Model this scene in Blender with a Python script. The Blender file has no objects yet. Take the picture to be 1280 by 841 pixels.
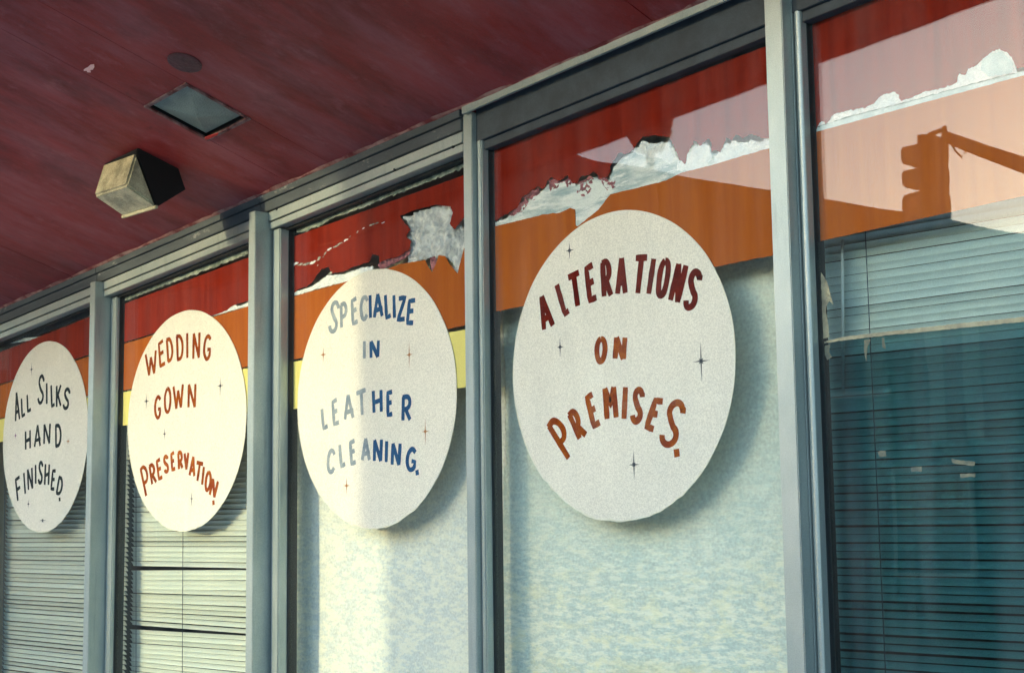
import bpy, bmesh, math, random
from math import sin, cos, tan, radians, pi, hypot
from mathutils import Vector, Matrix, noise
from mathutils.geometry import tessellate_polygon

sc = bpy.context.scene
COL = sc.collection
random.seed(7)

# ------------------------------------------------------------------ camera
# world: x runs along the shop front (to the right), y into the shop, z up.
F, CX, CY = 1900.0, 640.0, 420.5            # focal length and centre of the photograph (1280 x 841)
v1 = Vector((-1200 - CX, 679 - CY, F)).normalized()
tb = (654 - CY) / F
ta = -(-v1.y + v1.z * tb) / v1.x
AX = -v1
AZ = Vector((ta, -1.0, tb)).normalized()
AY = AZ.cross(AX)
CAM = Vector((0.0, -2.52765, 1.6))

cam_d = bpy.data.cameras.new('camera')
cam = bpy.data.objects.new('camera', cam_d)
COL.objects.link(cam)
cam_d.sensor_width = 36.0
cam_d.lens = F * 36.0 / 1280.0
cam_d.clip_end = 2000.0
cam_d.clip_start = 0.05
# camera axes in world space (cam x right, y up, z backward)
rx = Vector((AX.x, AY.x, AZ.x))
ry = -Vector((AX.y, AY.y, AZ.y))
rz = -Vector((AX.z, AY.z, AZ.z))
M = Matrix((rx, ry, rz)).transposed().to_4x4()
M.translation = CAM
cam.matrix_world = M
sc.camera = cam
sc.render.resolution_x, sc.render.resolution_y = 1024, 672


def W(px, py, y=0.0):
    """the point of the vertical plane at depth y seen at a pixel of the photograph"""
    d = Vector((px - CX, py - CY, F))
    v = Vector((AX.dot(d), AY.dot(d), AZ.dot(d)))
    t = (y - CAM.y) / v.y
    return CAM + v * t


def MIR(px, py, y):
    """a point y metres in front of the glass whose reflection is seen at a pixel"""
    p = W(px, py, y)
    return Vector((p.x, -p.y, p.z))


# ------------------------------------------------------------------ world, sun, exposure
SUN_EL, SUN_AZ = radians(9.5), radians(15.0)      # sun low over the street, a little left of straight on
sdir = Vector((-sin(SUN_AZ) * cos(SUN_EL), -cos(SUN_AZ) * cos(SUN_EL), sin(SUN_EL)))  # towards the sun
wd = bpy.data.worlds.new('World')
sc.world = wd
wd.use_nodes = True
nt = wd.node_tree
bg = nt.nodes['Background']
sky = nt.nodes.new('ShaderNodeTexSky')
sky.sky_type = 'NISHITA'
sky.sun_disc = False
sky.sun_elevation = SUN_EL
sky.sun_rotation = math.atan2(sdir.x, sdir.y)
sky.air_density = 1.0
sky.dust_density = 0.9
sky.ozone_density = 1.7
nt.links.new(sky.outputs[0], bg.inputs[0])
bg.inputs[1].default_value = 0.15
sd = bpy.data.lights.new('sun', 'SUN')
so = bpy.data.objects.new('sun', sd)
COL.objects.link(so)
sd.energy = 0.33
sd.angle = radians(0.35)
sd.color = (1.0, 0.85, 0.52)
so.rotation_euler = sdir.to_track_quat('Z', 'Y').to_euler()
so.location = (-3, -10, 6)
sc.view_settings.view_transform = 'Standard'
sc.view_settings.look = 'None'
sc.view_settings.gamma = 1.0
sc.view_settings.exposure = 2.75
sc.render.engine = 'CYCLES'
sc.cycles.max_bounces = 10
sc.cycles.transparent_max_bounces = 24
sc.cycles.use_denoising = True
sc.cycles.caustics_reflective = False
sc.cycles.caustics_refractive = False

# ------------------------------------------------------------------ materials


def mat(name, col, col2=None, scale=4.0, rough=0.6, bump=0.0, bscale=60.0, grain=0.06, gscale=420.0,
        metal=0.0, stretch=(1, 1, 1), lo=0.38, hi=0.62, spec=0.5, detail=6.0, trans=0.0, glow=None):
    m = bpy.data.materials.new(name)
    m.use_nodes = True
    t = m.node_tree
    N, L = t.nodes, t.links
    b = N['Principled BSDF']
    b.inputs['Roughness'].default_value = rough
    b.inputs['Metallic'].default_value = metal
    b.inputs['Specular IOR Level'].default_value = spec
    if trans:
        b.inputs['Transmission Weight'].default_value = trans
    geo = N.new('ShaderNodeNewGeometry')
    mp = N.new('ShaderNodeMapping')
    mp.inputs['Scale'].default_value = stretch
    L.new(geo.outputs['Position'], mp.inputs[0])
    n = N.new('ShaderNodeTexNoise')
    n.inputs['Scale'].default_value = scale
    n.inputs['Detail'].default_value = detail
    n.inputs['Roughness'].default_value = 0.62
    L.new(mp.outputs[0], n.inputs['Vector'])
    mr = N.new('ShaderNodeMapRange')
    mr.inputs[1].default_value = lo
    mr.inputs[2].default_value = hi
    L.new(n.outputs[0], mr.inputs[0])
    mx = N.new('ShaderNodeMix')
    mx.data_type = 'RGBA'
    mx.inputs[6].default_value = (*col, 1)
    mx.inputs[7].default_value = (*(col2 or [c * 0.82 for c in col]), 1)
    L.new(mr.outputs[0], mx.inputs[0])
    out = mx.outputs[2]
    if grain:
        g = N.new('ShaderNodeTexNoise')
        g.inputs['Scale'].default_value = gscale
        g.inputs['Detail'].default_value = 1.0
        L.new(geo.outputs['Position'], g.inputs['Vector'])
        r2 = N.new('ShaderNodeMapRange')
        r2.inputs[1].default_value = 0.3
        r2.inputs[2].default_value = 0.7
        r2.inputs[3].default_value = 1 - grain
        r2.inputs[4].default_value = 1 + grain
        L.new(g.outputs[0], r2.inputs[0])
        vm = N.new('ShaderNodeVectorMath')
        vm.operation = 'SCALE'
        L.new(out, vm.inputs[0])
        L.new(r2.outputs[0], vm.inputs['Scale'])
        out = vm.outputs[0]
    L.new(out, b.inputs['Base Color'])
    if bump:
        bn = N.new('ShaderNodeTexNoise')
        bn.inputs['Scale'].default_value = bscale
        bn.inputs['Detail'].default_value = 5.0
        L.new(mp.outputs[0], bn.inputs['Vector'])
        bu = N.new('ShaderNodeBump')
        bu.inputs['Strength'].default_value = bump
        bu.inputs['Distance'].default_value = 0.01
        L.new(bn.outputs[0], bu.inputs['Height'])
        L.new(bu.outputs[0], b.inputs['Normal'])
    return m


def overlay(m, col, scale, lo, hi, stretch=(1, 1, 1), amount=1.0, seed=0.0, detail=8.0, zmask=None):
    """a second coat of stains / residue mixed over a material's base colour"""
    t = m.node_tree
    N, L = t.nodes, t.links
    b = N['Principled BSDF']
    src = b.inputs['Base Color'].links[0].from_socket
    geo = N.new('ShaderNodeNewGeometry')
    mp = N.new('ShaderNodeMapping')
    mp.inputs['Scale'].default_value = stretch
    mp.inputs['Location'].default_value = (seed, seed * 1.7, -seed)
    L.new(geo.outputs['Position'], mp.inputs[0])
    n = N.new('ShaderNodeTexNoise')
    n.inputs['Scale'].default_value = scale
    n.inputs['Detail'].default_value = detail
    n.inputs['Roughness'].default_value = 0.7
    L.new(mp.outputs[0], n.inputs['Vector'])
    mr = N.new('ShaderNodeMapRange')
    mr.inputs[1].default_value = lo
    mr.inputs[2].default_value = hi
    mr.inputs[3].default_value = 0.0
    mr.inputs[4].default_value = amount
    L.new(n.outputs[0], mr.inputs[0])
    mx = N.new('ShaderNodeMix')
    mx.data_type = 'RGBA'
    mx.inputs[7].default_value = (*col, 1)
    fac = mr.outputs[0]
    if zmask:       # the coat thins out upward: heights where it is full and where it ends
        sx = N.new('ShaderNodeSeparateXYZ')
        L.new(geo.outputs['Position'], sx.inputs[0])
        zr_ = N.new('ShaderNodeMapRange')
        zr_.inputs[1].default_value, zr_.inputs[2].default_value = zmask[0], zmask[1]
        zr_.inputs[3].default_value, zr_.inputs[4].default_value = 1.0, zmask[2]
        L.new(sx.outputs[2], zr_.inputs[0])
        mu = N.new('ShaderNodeMath')
        mu.operation = 'MULTIPLY'
        L.new(fac, mu.inputs[0])
        L.new(zr_.outputs[0], mu.inputs[1])
        fac = mu.outputs[0]
    L.new(fac, mx.inputs[0])
    L.new(src, mx.inputs[6])
    L.new(mx.outputs[2], b.inputs['Base Color'])
    return m


def glass_mat(name, r0=0.06, tint=(0.97, 0.985, 0.97), dust=0.0, wave=0.02):
    m = bpy.data.materials.new(name)
    m.use_nodes = True
    t = m.node_tree
    N, L = t.nodes, t.links
    N.clear()
    o = N.new('ShaderNodeOutputMaterial')
    tr = N.new('ShaderNodeBsdfTransparent')
    tr.inputs[0].default_value = (*tint, 1)
    gl = N.new('ShaderNodeBsdfGlossy')
    gl.inputs['Roughness'].default_value = 0.0
    geo = N.new('ShaderNodeNewGeometry')
    nn = N.new('ShaderNodeTexNoise')
    nn.inputs['Scale'].default_value = 2.2
    nn.inputs['Detail'].default_value = 2.0
    L.new(geo.outputs['Position'], nn.inputs['Vector'])
    bu = N.new('ShaderNodeBump')
    bu.inputs['Strength'].default_value = wave
    bu.inputs['Distance'].default_value = 0.02
    L.new(nn.outputs[0], bu.inputs['Height'])
    L.new(bu.outputs[0], gl.inputs['Normal'])
    lw = N.new('ShaderNodeLayerWeight')
    lw.inputs[0].default_value = 0.5
    pw = N.new('ShaderNodeMath')
    pw.operation = 'POWER'
    L.new(lw.outputs['Facing'], pw.inputs[0])
    pw.inputs[1].default_value = 5.0
    ma = N.new('ShaderNodeMath')
    ma.operation = 'MULTIPLY_ADD'
    L.new(pw.outputs[0], ma.inputs[0])
    ma.inputs[1].default_value = 1 - r0
    ma.inputs[2].default_value = r0
    mx = N.new('ShaderNodeMixShader')
    L.new(ma.outputs[0], mx.inputs[0])
    L.new(tr.outputs[0], mx.inputs[1])
    L.new(gl.outputs[0], mx.inputs[2])
    last = mx.outputs[0]
    if dust:
        df = N.new('ShaderNodeBsdfDiffuse')
        df.inputs[0].default_value = (0.75, 0.74, 0.7, 1)
        mp = N.new('ShaderNodeMapping')
        mp.inputs['Scale'].default_value = (9, 1, 0.9)
        L.new(geo.outputs['Position'], mp.inputs[0])
        dn = N.new('ShaderNodeTexNoise')
        dn.inputs['Scale'].default_value = 2.0
        dn.inputs['Detail'].default_value = 6.0
        L.new(mp.outputs[0], dn.inputs['Vector'])
        mr = N.new('ShaderNodeMapRange')
        mr.inputs[1].default_value = 0.35
        mr.inputs[2].default_value = 0.75
        mr.inputs[3].default_value = 0.0
        mr.inputs[4].default_value = dust
        L.new(dn.outputs[0], mr.inputs[0])
        m2 = N.new('ShaderNodeMixShader')
        L.new(mr.outputs[0], m2.inputs[0])
        L.new(last, m2.inputs[1])
        L.new(df.outputs[0], m2.inputs[2])
        last = m2.outputs[0]
    L.new(last, o.inputs[0])
    return m


def film_mat(name, tint):
    m = bpy.data.materials.new(name)
    m.use_nodes = True
    t = m.node_tree
    N, L = t.nodes, t.links
    N.clear()
    o = N.new('ShaderNodeOutputMaterial')
    tr = N.new('ShaderNodeBsdfTransparent')
    geo = N.new('ShaderNodeNewGeometry')
    n = N.new('ShaderNodeTexNoise')
    n.inputs['Scale'].default_value = 5.0
    n.inputs['Detail'].default_value = 5.0
    L.new(geo.outputs['Position'], n.inputs['Vector'])
    mx = N.new('ShaderNodeMix')
    mx.data_type = 'RGBA'
    mx.inputs[6].default_value = (*tint, 1)
    mx.inputs[7].default_value = (*[min(1, c * 1.25) for c in tint], 1)
    L.new(n.outputs[0], mx.inputs[0])
    L.new(mx.outputs[2], tr.inputs[0])
    L.new(tr.outputs[0], o.inputs[0])
    return m


MT = {}
MT['frame'] = mat('slate_aluminium', (0.39, 0.455, 0.43), (0.32, 0.39, 0.375), scale=9, rough=0.42, metal=0.5, bump=0.03,
                  bscale=200, grain=0.1, stretch=(1, 1, 0.5))
overlay(MT['frame'], (0.16, 0.19, 0.19), 18, 0.56, 0.72, (1.5, 1.5, 0.12), 0.45, 6.0)
overlay(MT['frame'], (0.55, 0.56, 0.52), 30, 0.6, 0.75, (1, 1, 0.25), 0.5, 2.0)
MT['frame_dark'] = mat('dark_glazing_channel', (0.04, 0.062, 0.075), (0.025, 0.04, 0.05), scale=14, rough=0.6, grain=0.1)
MT['gasket'] = mat('black_gasket', (0.012, 0.018, 0.02), rough=0.7)
MT['head'] = mat('worn_head_panel', (0.085, 0.11, 0.12), (0.05, 0.068, 0.078), scale=12, rough=0.5, metal=0.15, bump=0.06,
                 bscale=70, grain=0.1, stretch=(0.3, 1, 1.5))
overlay(MT['head'], (0.62, 0.62, 0.56), 26, 0.62, 0.72, (0.4, 1, 1), 0.6, 5.0)
MT['soffit'] = mat('maroon_soffit_paint', (0.230, 0.011, 0.010), (0.140, 0.008, 0.009), scale=2.4, rough=0.62, bump=0.22,
                   bscale=26, grain=0.14, gscale=260, stretch=(1.0, 0.35, 1))
overlay(MT['soffit'], (0.31, 0.09, 0.11), 2.6, 0.44, 0.70, (1.9, 0.55, 1), 0.85, 3.1)
overlay(MT['soffit'], (0.33, 0.016, 0.012), 4.0, 0.46, 0.74, (2.6, 0.5, 1), 0.6, 8.3)
overlay(MT['soffit'], (0.035, 0.008, 0.01), 3.1, 0.52, 0.76, (1.3, 0.8, 1), 0.6, 12.7)
overlay(MT['soffit'], (0.36, 0.13, 0.15), 16, 0.56, 0.74, (1.3, 0.7, 1), 0.45, 5.2, 10)
overlay(MT['soffit'], (0.02, 0.005, 0.006), 22, 0.62, 0.74, (1, 1, 1), 0.4, 15.2, 10)
MT['bare'] = mat('bare_plaster_chip', (0.90, 0.62, 0.60), (0.85, 0.45, 0.45), scale=60, rough=0.9)
MT['caulk'] = mat('old_caulk', (0.42, 0.24, 0.20), (0.16, 0.02, 0.02), scale=16, rough=0.85, stretch=(1, 1, 1))
MT['red'] = mat('red_window_paint', (0.25, 0.017, 0.005), (0.19, 0.012, 0.004), scale=5, rough=0.5, grain=0.1, stretch=(8, 1, 0.6))
MT['orange'] = mat('orange_window_paint', (0.42, 0.105, 0.009), (0.37, 0.085, 0.008), scale=5, rough=0.5, grain=0.08, stretch=(9, 1, 0.5))
MT['yellow'] = mat('yellow_window_paint', (0.82, 0.72, 0.22), (0.76, 0.66, 0.2), scale=5, rough=0.5, stretch=(6, 1, 0.6))
for k in ('red', 'orange', 'yellow'):
    MT[k].node_tree.nodes['Principled BSDF'].inputs['Specular IOR Level'].default_value = 0.08
    MT[k].node_tree.nodes['Principled BSDF'].inputs['Roughness'].default_value = 0.8
    overlay(MT[k], (0.8, 0.6, 0.5), 18, 0.64, 0.80, (6, 1, 0.5), 0.10, 1.3)
MT['edge'] = mat('paint_edge_grime', (0.16, 0.15, 0.14), (0.4, 0.36, 0.3), scale=60, rough=0.8)
MT['disc'] = mat('white_sign_paint', (0.86, 0.80, 0.69), (0.80, 0.75, 0.65), scale=3, rough=0.6, grain=0.14, gscale=330)
MT['disc_edge'] = mat('sign_rim_paint', (0.86, 0.83, 0.72), (0.8, 0.76, 0.6), scale=40, rough=0.6)
MT['l_red'] = mat('dark_red_lettering', (0.095, 0.004, 0.002), (0.16, 0.010, 0.003), scale=26, spec=0.02, rough=0.9, grain=0.12)
MT['l_rust'] = mat('rust_lettering', (0.36, 0.085, 0.008), (0.22, 0.030, 0.005), scale=30, spec=0.02, rough=0.9, grain=0.14)
MT['l_ochre'] = mat('ochre_lettering', (0.42, 0.11, 0.012), (0.30, 0.05, 0.012), scale=34, spec=0.02, rough=0.9, grain=0.14)
MT['l_blue'] = mat('deep_blue_lettering', (0.018, 0.075, 0.19), (0.03, 0.11, 0.24), scale=30, spec=0.02, rough=0.9, grain=0.14)
MT['l_pale'] = mat('faded_blue_lettering', (0.22, 0.27, 0.32), (0.36, 0.40, 0.42), scale=34, spec=0.02, rough=0.9, grain=0.14)  # blue letters inside the sun patch, the light put into a paler colour
MT['l_black'] = mat('black_lettering', (0.010, 0.020, 0.03), (0.03, 0.05, 0.05), scale=30, spec=0.02, rough=0.9)
MT['s_orange'] = mat('orange_star_paint', (0.45, 0.18, 0.05), rough=0.5)
MT['s_dark'] = mat('dark_star_paint', (0.02, 0.03, 0.05), rough=0.5)
MT['s_purple'] = mat('purple_star_paint', (0.22, 0.06, 0.2), rough=0.5)
MT['panel'] = mat('plastered_panel', (0.56, 0.66, 0.58), (0.63, 0.71, 0.61), scale=5, rough=0.8, bump=0.35, bscale=70,
                  grain=0.12, gscale=150, stretch=(0.7, 1, 1.4))
overlay(MT['panel'], (0.47, 0.62, 0.57), 9, 0.52, 0.66, (1.0, 1, 1.0), 0.5, 9.4, 12)
overlay(MT['panel'], (0.90, 0.90, 0.72), 70, 0.47, 0.57, (0.4, 1, 1.3), 0.75, 4.4, 12, (1.40, 1.72, 0.25))
overlay(MT['panel'], (0.92, 0.89, 0.60), 22, 0.51, 0.62, (0.7, 1, 1.3), 0.6, 7.1, 14, (1.38, 1.66, 0.0))
overlay(MT['panel'], (0.72, 0.64, 0.26), 7, 0.45, 0.60, (0.8, 1, 1.3), 0.8, 1.1, 14, (1.24, 1.30, 0.0))
MT['panel2'] = mat('whitewashed_panel', (0.72, 0.74, 0.64), (0.60, 0.66, 0.62), scale=4, rough=0.8, bump=0.35, bscale=60,
                   grain=0.12, gscale=150)
overlay(MT['panel2'], (0.86, 0.85, 0.68), 48, 0.46, 0.56, (0.6, 1, 1.4), 0.7, 2.2, 12, (1.5, 1.8, 0.2))
MT['slat'] = mat('pale_blind_slat', (0.76, 0.82, 0.72), (0.70, 0.78, 0.70), scale=6, rough=0.5, grain=0.08)
MT['slat2'] = mat('grey_blind_slat', (0.54, 0.70, 0.66), (0.47, 0.64, 0.62), scale=6, rough=0.5, grain=0.08)
MT['cord'] = mat('blind_cord', (0.05, 0.09, 0.12), rough=0.8)
MT['wand'] = mat('blind_wand', (0.55, 0.66, 0.62), rough=0.3)
MT['primer'] = mat('white_primer_flake', (0.86, 0.87, 0.84), (0.72, 0.78, 0.78), scale=30, rough=0.8, bump=0.5, bscale=120, grain=0.1)
MT['cyan'] = mat('pale_teal_primer', (0.46, 0.60, 0.60), (0.66, 0.76, 0.74), scale=26, rough=0.8, grain=0.1)
MT['scraped'] = mat('scraped_white_undercoat', (0.74, 0.78, 0.74), (0.36, 0.47, 0.48), scale=30, rough=0.85, bump=0.4, bscale=90, grain=0.12, stretch=(0.35, 1, 1.6), lo=0.44, hi=0.62)
overlay(MT['scraped'], (0.85, 0.86, 0.82), 60, 0.54, 0.62, (0.3, 1, 1.2), 0.9, 3.0)
MT['pink'] = mat('curled_red_flake', (0.42, 0.14, 0.16), (0.16, 0.05, 0.06), scale=60, rough=0.7, bump=0.6, bscale=120)
MT['foil'] = mat('crumpled_white_film', (0.78, 0.79, 0.75), (0.42, 0.45, 0.46), scale=34, rough=0.55, bump=0.7, bscale=45, grain=0.08)  # grey mottle puts the shading of the wrinkles into the colour
MT['tape'] = mat('yellowed_tape', (0.48, 0.43, 0.28), (0.30, 0.27, 0.19), scale=40, rough=0.6, bump=0.3, bscale=80)
MT['scrap'] = mat('dim_tape_scrap', (0.20, 0.20, 0.14), (0.10, 0.12, 0.10), scale=60, rough=0.7)
MT['residue'] = mat('dried_tape_residue', (0.42, 0.46, 0.38), (0.12, 0.16, 0.14), scale=36, rough=0.7, lo=0.42, hi=0.58)
MT['teal_dark'] = mat('dark_teal_panel', (0.055, 0.10, 0.11), (0.03, 0.06, 0.07), scale=8, rough=0.7)
MT['lamp_black'] = mat('black_lamp_housing', (0.008, 0.009, 0.010), rough=0.5, spec=0.25)
MT['lamp_lens'] = mat('yellowed_lamp_lens', (0.44, 0.41, 0.27), (0.22, 0.21, 0.14), scale=16, rough=0.22, bump=0.25, bscale=160, grain=0.2, gscale=300)
MT['lens'] = mat('grey_prismatic_lens', (0.20, 0.27, 0.25), (0.13, 0.18, 0.17), scale=10, rough=0.35, bump=0.5, bscale=230, grain=0.12)
MT['flaky'] = mat('flaking_rim', (0.22, 0.14, 0.14), (0.08, 0.012, 0.012), scale=30, rough=0.8)
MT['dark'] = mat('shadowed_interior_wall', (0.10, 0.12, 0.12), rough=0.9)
MT['floor'] = mat('interior_floor_vinyl', (0.16, 0.16, 0.15), rough=0.8)
MT['concrete'] = mat('pavement_concrete', (0.46, 0.45, 0.42), (0.38, 0.37, 0.35), scale=3, rough=0.9, bump=0.2)
MT['asphalt'] = mat('asphalt', (0.055, 0.055, 0.057), (0.045, 0.045, 0.047), scale=6, rough=0.9, bump=0.3, bscale=200)
MT['ground'] = mat('dry_ground', (0.22, 0.20, 0.16), (0.18, 0.17, 0.13), scale=1, rough=0.95)
MT['line'] = mat('road_paint', (0.75, 0.72, 0.62), rough=0.7)
MT['brick'] = mat('dark_brown_brickwork', (0.14, 0.075, 0.055), (0.11, 0.06, 0.045), scale=6, rough=0.9, bump=0.3)
MT['stucco'] = mat('tan_stucco', (0.32, 0.27, 0.21), (0.27, 0.23, 0.18), scale=2, rough=0.9, bump=0.2)
MT['roof'] = mat('dark_roofing', (0.07, 0.06, 0.06), rough=0.85)
MT['metal_dark'] = mat('weathered_signal_metal', (0.09, 0.075, 0.05), rough=0.6)
MT['galv'] = mat('galvanised_steel', (0.28, 0.28, 0.27), rough=0.5, metal=0.5)
MT['glass'] = glass_mat('window_glass', 0.022, dust=0.012)
MT['glassd'] = glass_mat('dusty_window_glass', 0.027, dust=0.025, wave=0.03)
MT['tint'] = film_mat('blue_tint_film', (0.42, 0.575, 0.605))
MT['dkglass'] = mat('dark_window_glass', (0.03, 0.035, 0.04), rough=0.08, spec=0.8)
MT['hdr'] = mat('window_surround', (0.62, 0.57, 0.46), rough=0.8)

# ------------------------------------------------------------------ object helpers


def tag(o, label=None, cat=None, group=None, kind=None):
    if label: o['label'] = label
    if cat: o['category'] = cat
    if group: o['group'] = group
    if kind: o['kind'] = kind
    return o


def empty(name, loc, label, cat, group=None, kind=None):
    o = bpy.data.objects.new(name, None)
    COL.objects.link(o)
    o.location = loc
    o.empty_display_size = 0.1
    return tag(o, label, cat, group, kind)


def link(name, me, m, parent=None, label=None):
    o = bpy.data.objects.new(name, me)
    COL.objects.link(o)
    if m is not None and not me.materials:
        me.materials.append(m)
    if parent is not None:
        o.parent = parent
        o.matrix_parent_inverse = Matrix.Translation(parent_loc(parent)).inverted()
    if label:
        o['label'] = label
    return o


def parent_loc(p):
    return Vector(p.location) if p.type == 'EMPTY' else Vector((0, 0, 0))


def mesh_obj(name, verts, faces, m, parent=None, label=None, smooth=False):
    me = bpy.data.meshes.new(name)
    me.from_pydata([tuple(v) for v in verts], [], faces)
    me.validate()
    if smooth:
        me.polygons.foreach_set('use_smooth', [True] * len(me.polygons))
    return link(name, me, m, parent, label)


def box_vf(x0, x1, y0, y1, z0, z1, bev=0.0, sl=0.0):
    """box; sl = rise of z per metre of x"""
    V = []
    for x in (x0, x1):
        for y in (y0, y1):
            for z in (z0, z1):
                V.append((x, y, z + sl * x))
    Fc = [(0, 1, 3, 2), (4, 6, 7, 5), (0, 4, 5, 1), (2, 3, 7, 6), (0, 2, 6, 4), (1, 5, 7, 3)]
    return V, Fc


def box(name, x0, x1, y0, y1, z0, z1, m, parent=None, label=None, sl=0.0, bev=0.0015):
    V, Fc = box_vf(x0, x1, y0, y1, z0, z1, 0, sl)
    bm = bmesh.new()
    vs = [bm.verts.new(v) for v in V]
    for f in Fc:
        bm.faces.new([vs[i] for i in f])
    if bev:
        bmesh.ops.bevel(bm, geom=bm.edges[:], offset=bev, segments=2, affect='EDGES', clamp_overlap=True)
    bmesh.ops.recalc_face_normals(bm, faces=bm.faces[:])
    me = bpy.data.meshes.new(name)
    bm.to_mesh(me)
    bm.free()
    return link(name, me, m, parent, label)


def prism(name, pts, ax, a0, a1, m, parent=None, label=None, bev=0.0):
    """extrude a 2D outline: ax 'x' takes (y,z) outlines, 'y' takes (x,z), 'z' takes (x,y)"""
    def P(p, a):
        return {'x': (a, p[0], p[1]), 'y': (p[0], a, p[1]), 'z': (p[0], p[1], a)}[ax]
    n = len(pts)
    bm = bmesh.new()
    va = [bm.verts.new(P(p, a0)) for p in pts]
    vb = [bm.verts.new(P(p, a1)) for p in pts]
    bm.faces.new(va)
    bm.faces.new(vb)
    for i in range(n):
        bm.faces.new((va[i], va[(i + 1) % n], vb[(i + 1) % n], vb[i]))
    if bev:
        bmesh.ops.bevel(bm, geom=bm.edges[:], offset=bev, segments=2, affect='EDGES', clamp_overlap=True)
    bmesh.ops.recalc_face_normals(bm, faces=bm.faces[:])
    me = bpy.data.meshes.new(name)
    bm.to_mesh(me)
    bm.free()
    return link(name, me, m, parent, label)


def tube_vf(path, r, n=8, caps=True):
    V, Fc = [], []
    path = [Vector(p) for p in path]
    for i, p in enumerate(path):
        a = path[max(0, i - 1)]
        b = path[min(len(path) - 1, i + 1)]
        t = (b - a).normalized()
        u = t.cross(Vector((0.3, 0.2, 1)) if abs(t.z) < 0.9 else Vector((1, 0.2, 0))).normalized()
        w = t.cross(u)
        rr = r[i] if isinstance(r, (list, tuple)) else r
        for k in range(n):
            V.append(p + (u * cos(2 * pi * k / n) + w * sin(2 * pi * k / n)) * rr)
    for i in range(len(path) - 1):
        for k in range(n):
            a, b = i * n + k, i * n + (k + 1) % n
            Fc.append((a, b, b + n, a + n))
    if caps:
        Fc.append(tuple(range(n))[::-1])
        Fc.append(tuple(range((len(path) - 1) * n, len(path) * n)))
    return V, Fc


def tube(name, path, r, m, parent=None, label=None, n=8):
    V, Fc = tube_vf(path, r, n)
    return mesh_obj(name, V, Fc, m, parent, label, smooth=True)


def outline_face(name, P, y, m, parent=None, label=None, th=0.0006):
    """thin paint film: outline P in (x,z), lying at depth y, given a real thickness towards the shop"""
    P = [Vector((p[0], p[1], 0)) for p in P]
    tris = tessellate_polygon([P])
    n = len(P)
    V = [(p.x, y, p.y) for p in P] + [(p.x, y + th, p.y) for p in P]
    Fc = [tuple(t) for t in tris] + [tuple(i + n for i in reversed(t)) for t in tris]
    for i in range(n):
        j = (i + 1) % n
        Fc.append((i, j, j + n, i + n))
    return mesh_obj(name, V, Fc, m, parent, label)


def ragged(a, b, step=0.006, amp=0.003, seed=0.0, f=60.0):
    """points from a to b (x,z) with a torn-looking edge"""
    a, b = Vector(a), Vector(b)
    d = b - a
    n = max(1, int(d.length / step))
    nn = Vector((-d.y, d.x)).normalized() if d.length else Vector((0, 0))
    out = []
    for i in range(n):
        p = a + d * (i / n)
        k = noise.noise(Vector((p.x * f, p.y * f, seed))) + 0.7 * noise.noise(Vector((p.x * f * 3.1, p.y * f * 3.1, seed + 5))) + 0.4 * noise.noise(Vector((p.x * f * 7, p.y * f * 7, seed + 8)))
        out.append(p + nn * (k * amp if 0 < i else 0))
    return out


def puffs(pts, amp=0.010, seed=0.0, f=48.0, step=0.0022):
    """billowing outline, bulging to the left of the direction of travel"""
    out = []
    for a, b in zip(pts[:-1], pts[1:]):
        a, b = Vector(a), Vector(b)
        d = b - a
        n = max(1, int(d.length / step))
        nn = Vector((-d.y, d.x)).normalized() if d.length else Vector((0, 0))
        for i in range(n):
            p = a + d * (i / n)
            k = 1.3 * abs(noise.noise(Vector((p.x * f, p.y * f, seed)))) + 0.8 * abs(noise.noise(Vector((p.x * f * 2.3, p.y * f * 2.3, seed + 3)))) + 0.5 * abs(noise.noise(Vector((p.x * f * 5, p.y * f * 5, seed + 7))))
            out.append(p + nn * k * amp)
    out.append(Vector(pts[-1]))
    return out


def chain(pts, step=0.006, amp=0.003, seed=0.0, f=60.0):
    out = []
    for a, b in zip(pts[:-1], pts[1:]):
        out += ragged(a, b, step, amp, seed, f)
    out.append(Vector(pts[-1]))
    return out


def wp(pts, y=0.004):
    return [(W(px, py, y).x, W(px, py, y).z) for px, py in pts]


def crumple(name, px_outline, y, m, parent, amp=0.006, f=22.0, label=None, seed=0.0, jag=0.003):
    pts = chain(wp(px_outline + [px_outline[0]], y), 0.008, jag, seed)[:-1]
    P = [Vector((p[0], p[1], 0)) for p in pts]
    bm = bmesh.new()
    vs = [bm.verts.new((p.x, y, p.y)) for p in P]
    bm.faces.new(vs)
    bmesh.ops.triangulate(bm, faces=bm.faces[:])
    for _ in range(4):
        bmesh.ops.subdivide_edges(bm, edges=[e for e in bm.edges if e.calc_length() > 0.007], cuts=1)
        bmesh.ops.triangulate(bm, faces=bm.faces[:])
    for v in bm.verts:
        k = noise.noise(Vector((v.co.x * f, v.co.z * f * 1.6, seed))) + 0.5 * noise.noise(Vector((v.co.x * f * 2.3, v.co.z * f * 3.7, seed)))
        v.co.y = y + amp * (1.0 + k)
    bmesh.ops.recalc_face_normals(bm, faces=bm.faces[:])
    me = bpy.data.meshes.new(name)
    bm.to_mesh(me)
    bm.free()
    o = link(name, me, m, parent, label)
    return o


# ------------------------------------------------------------------ setting
AXS, BY, ZC = 0.0881, 0.30, 2.867                      # the canopy rises to the right and outward


def zs(x, y=-0.05):
    """underside of the canopy"""
    return ZC + AXS * x + BY * (-y - 0.05)


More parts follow.
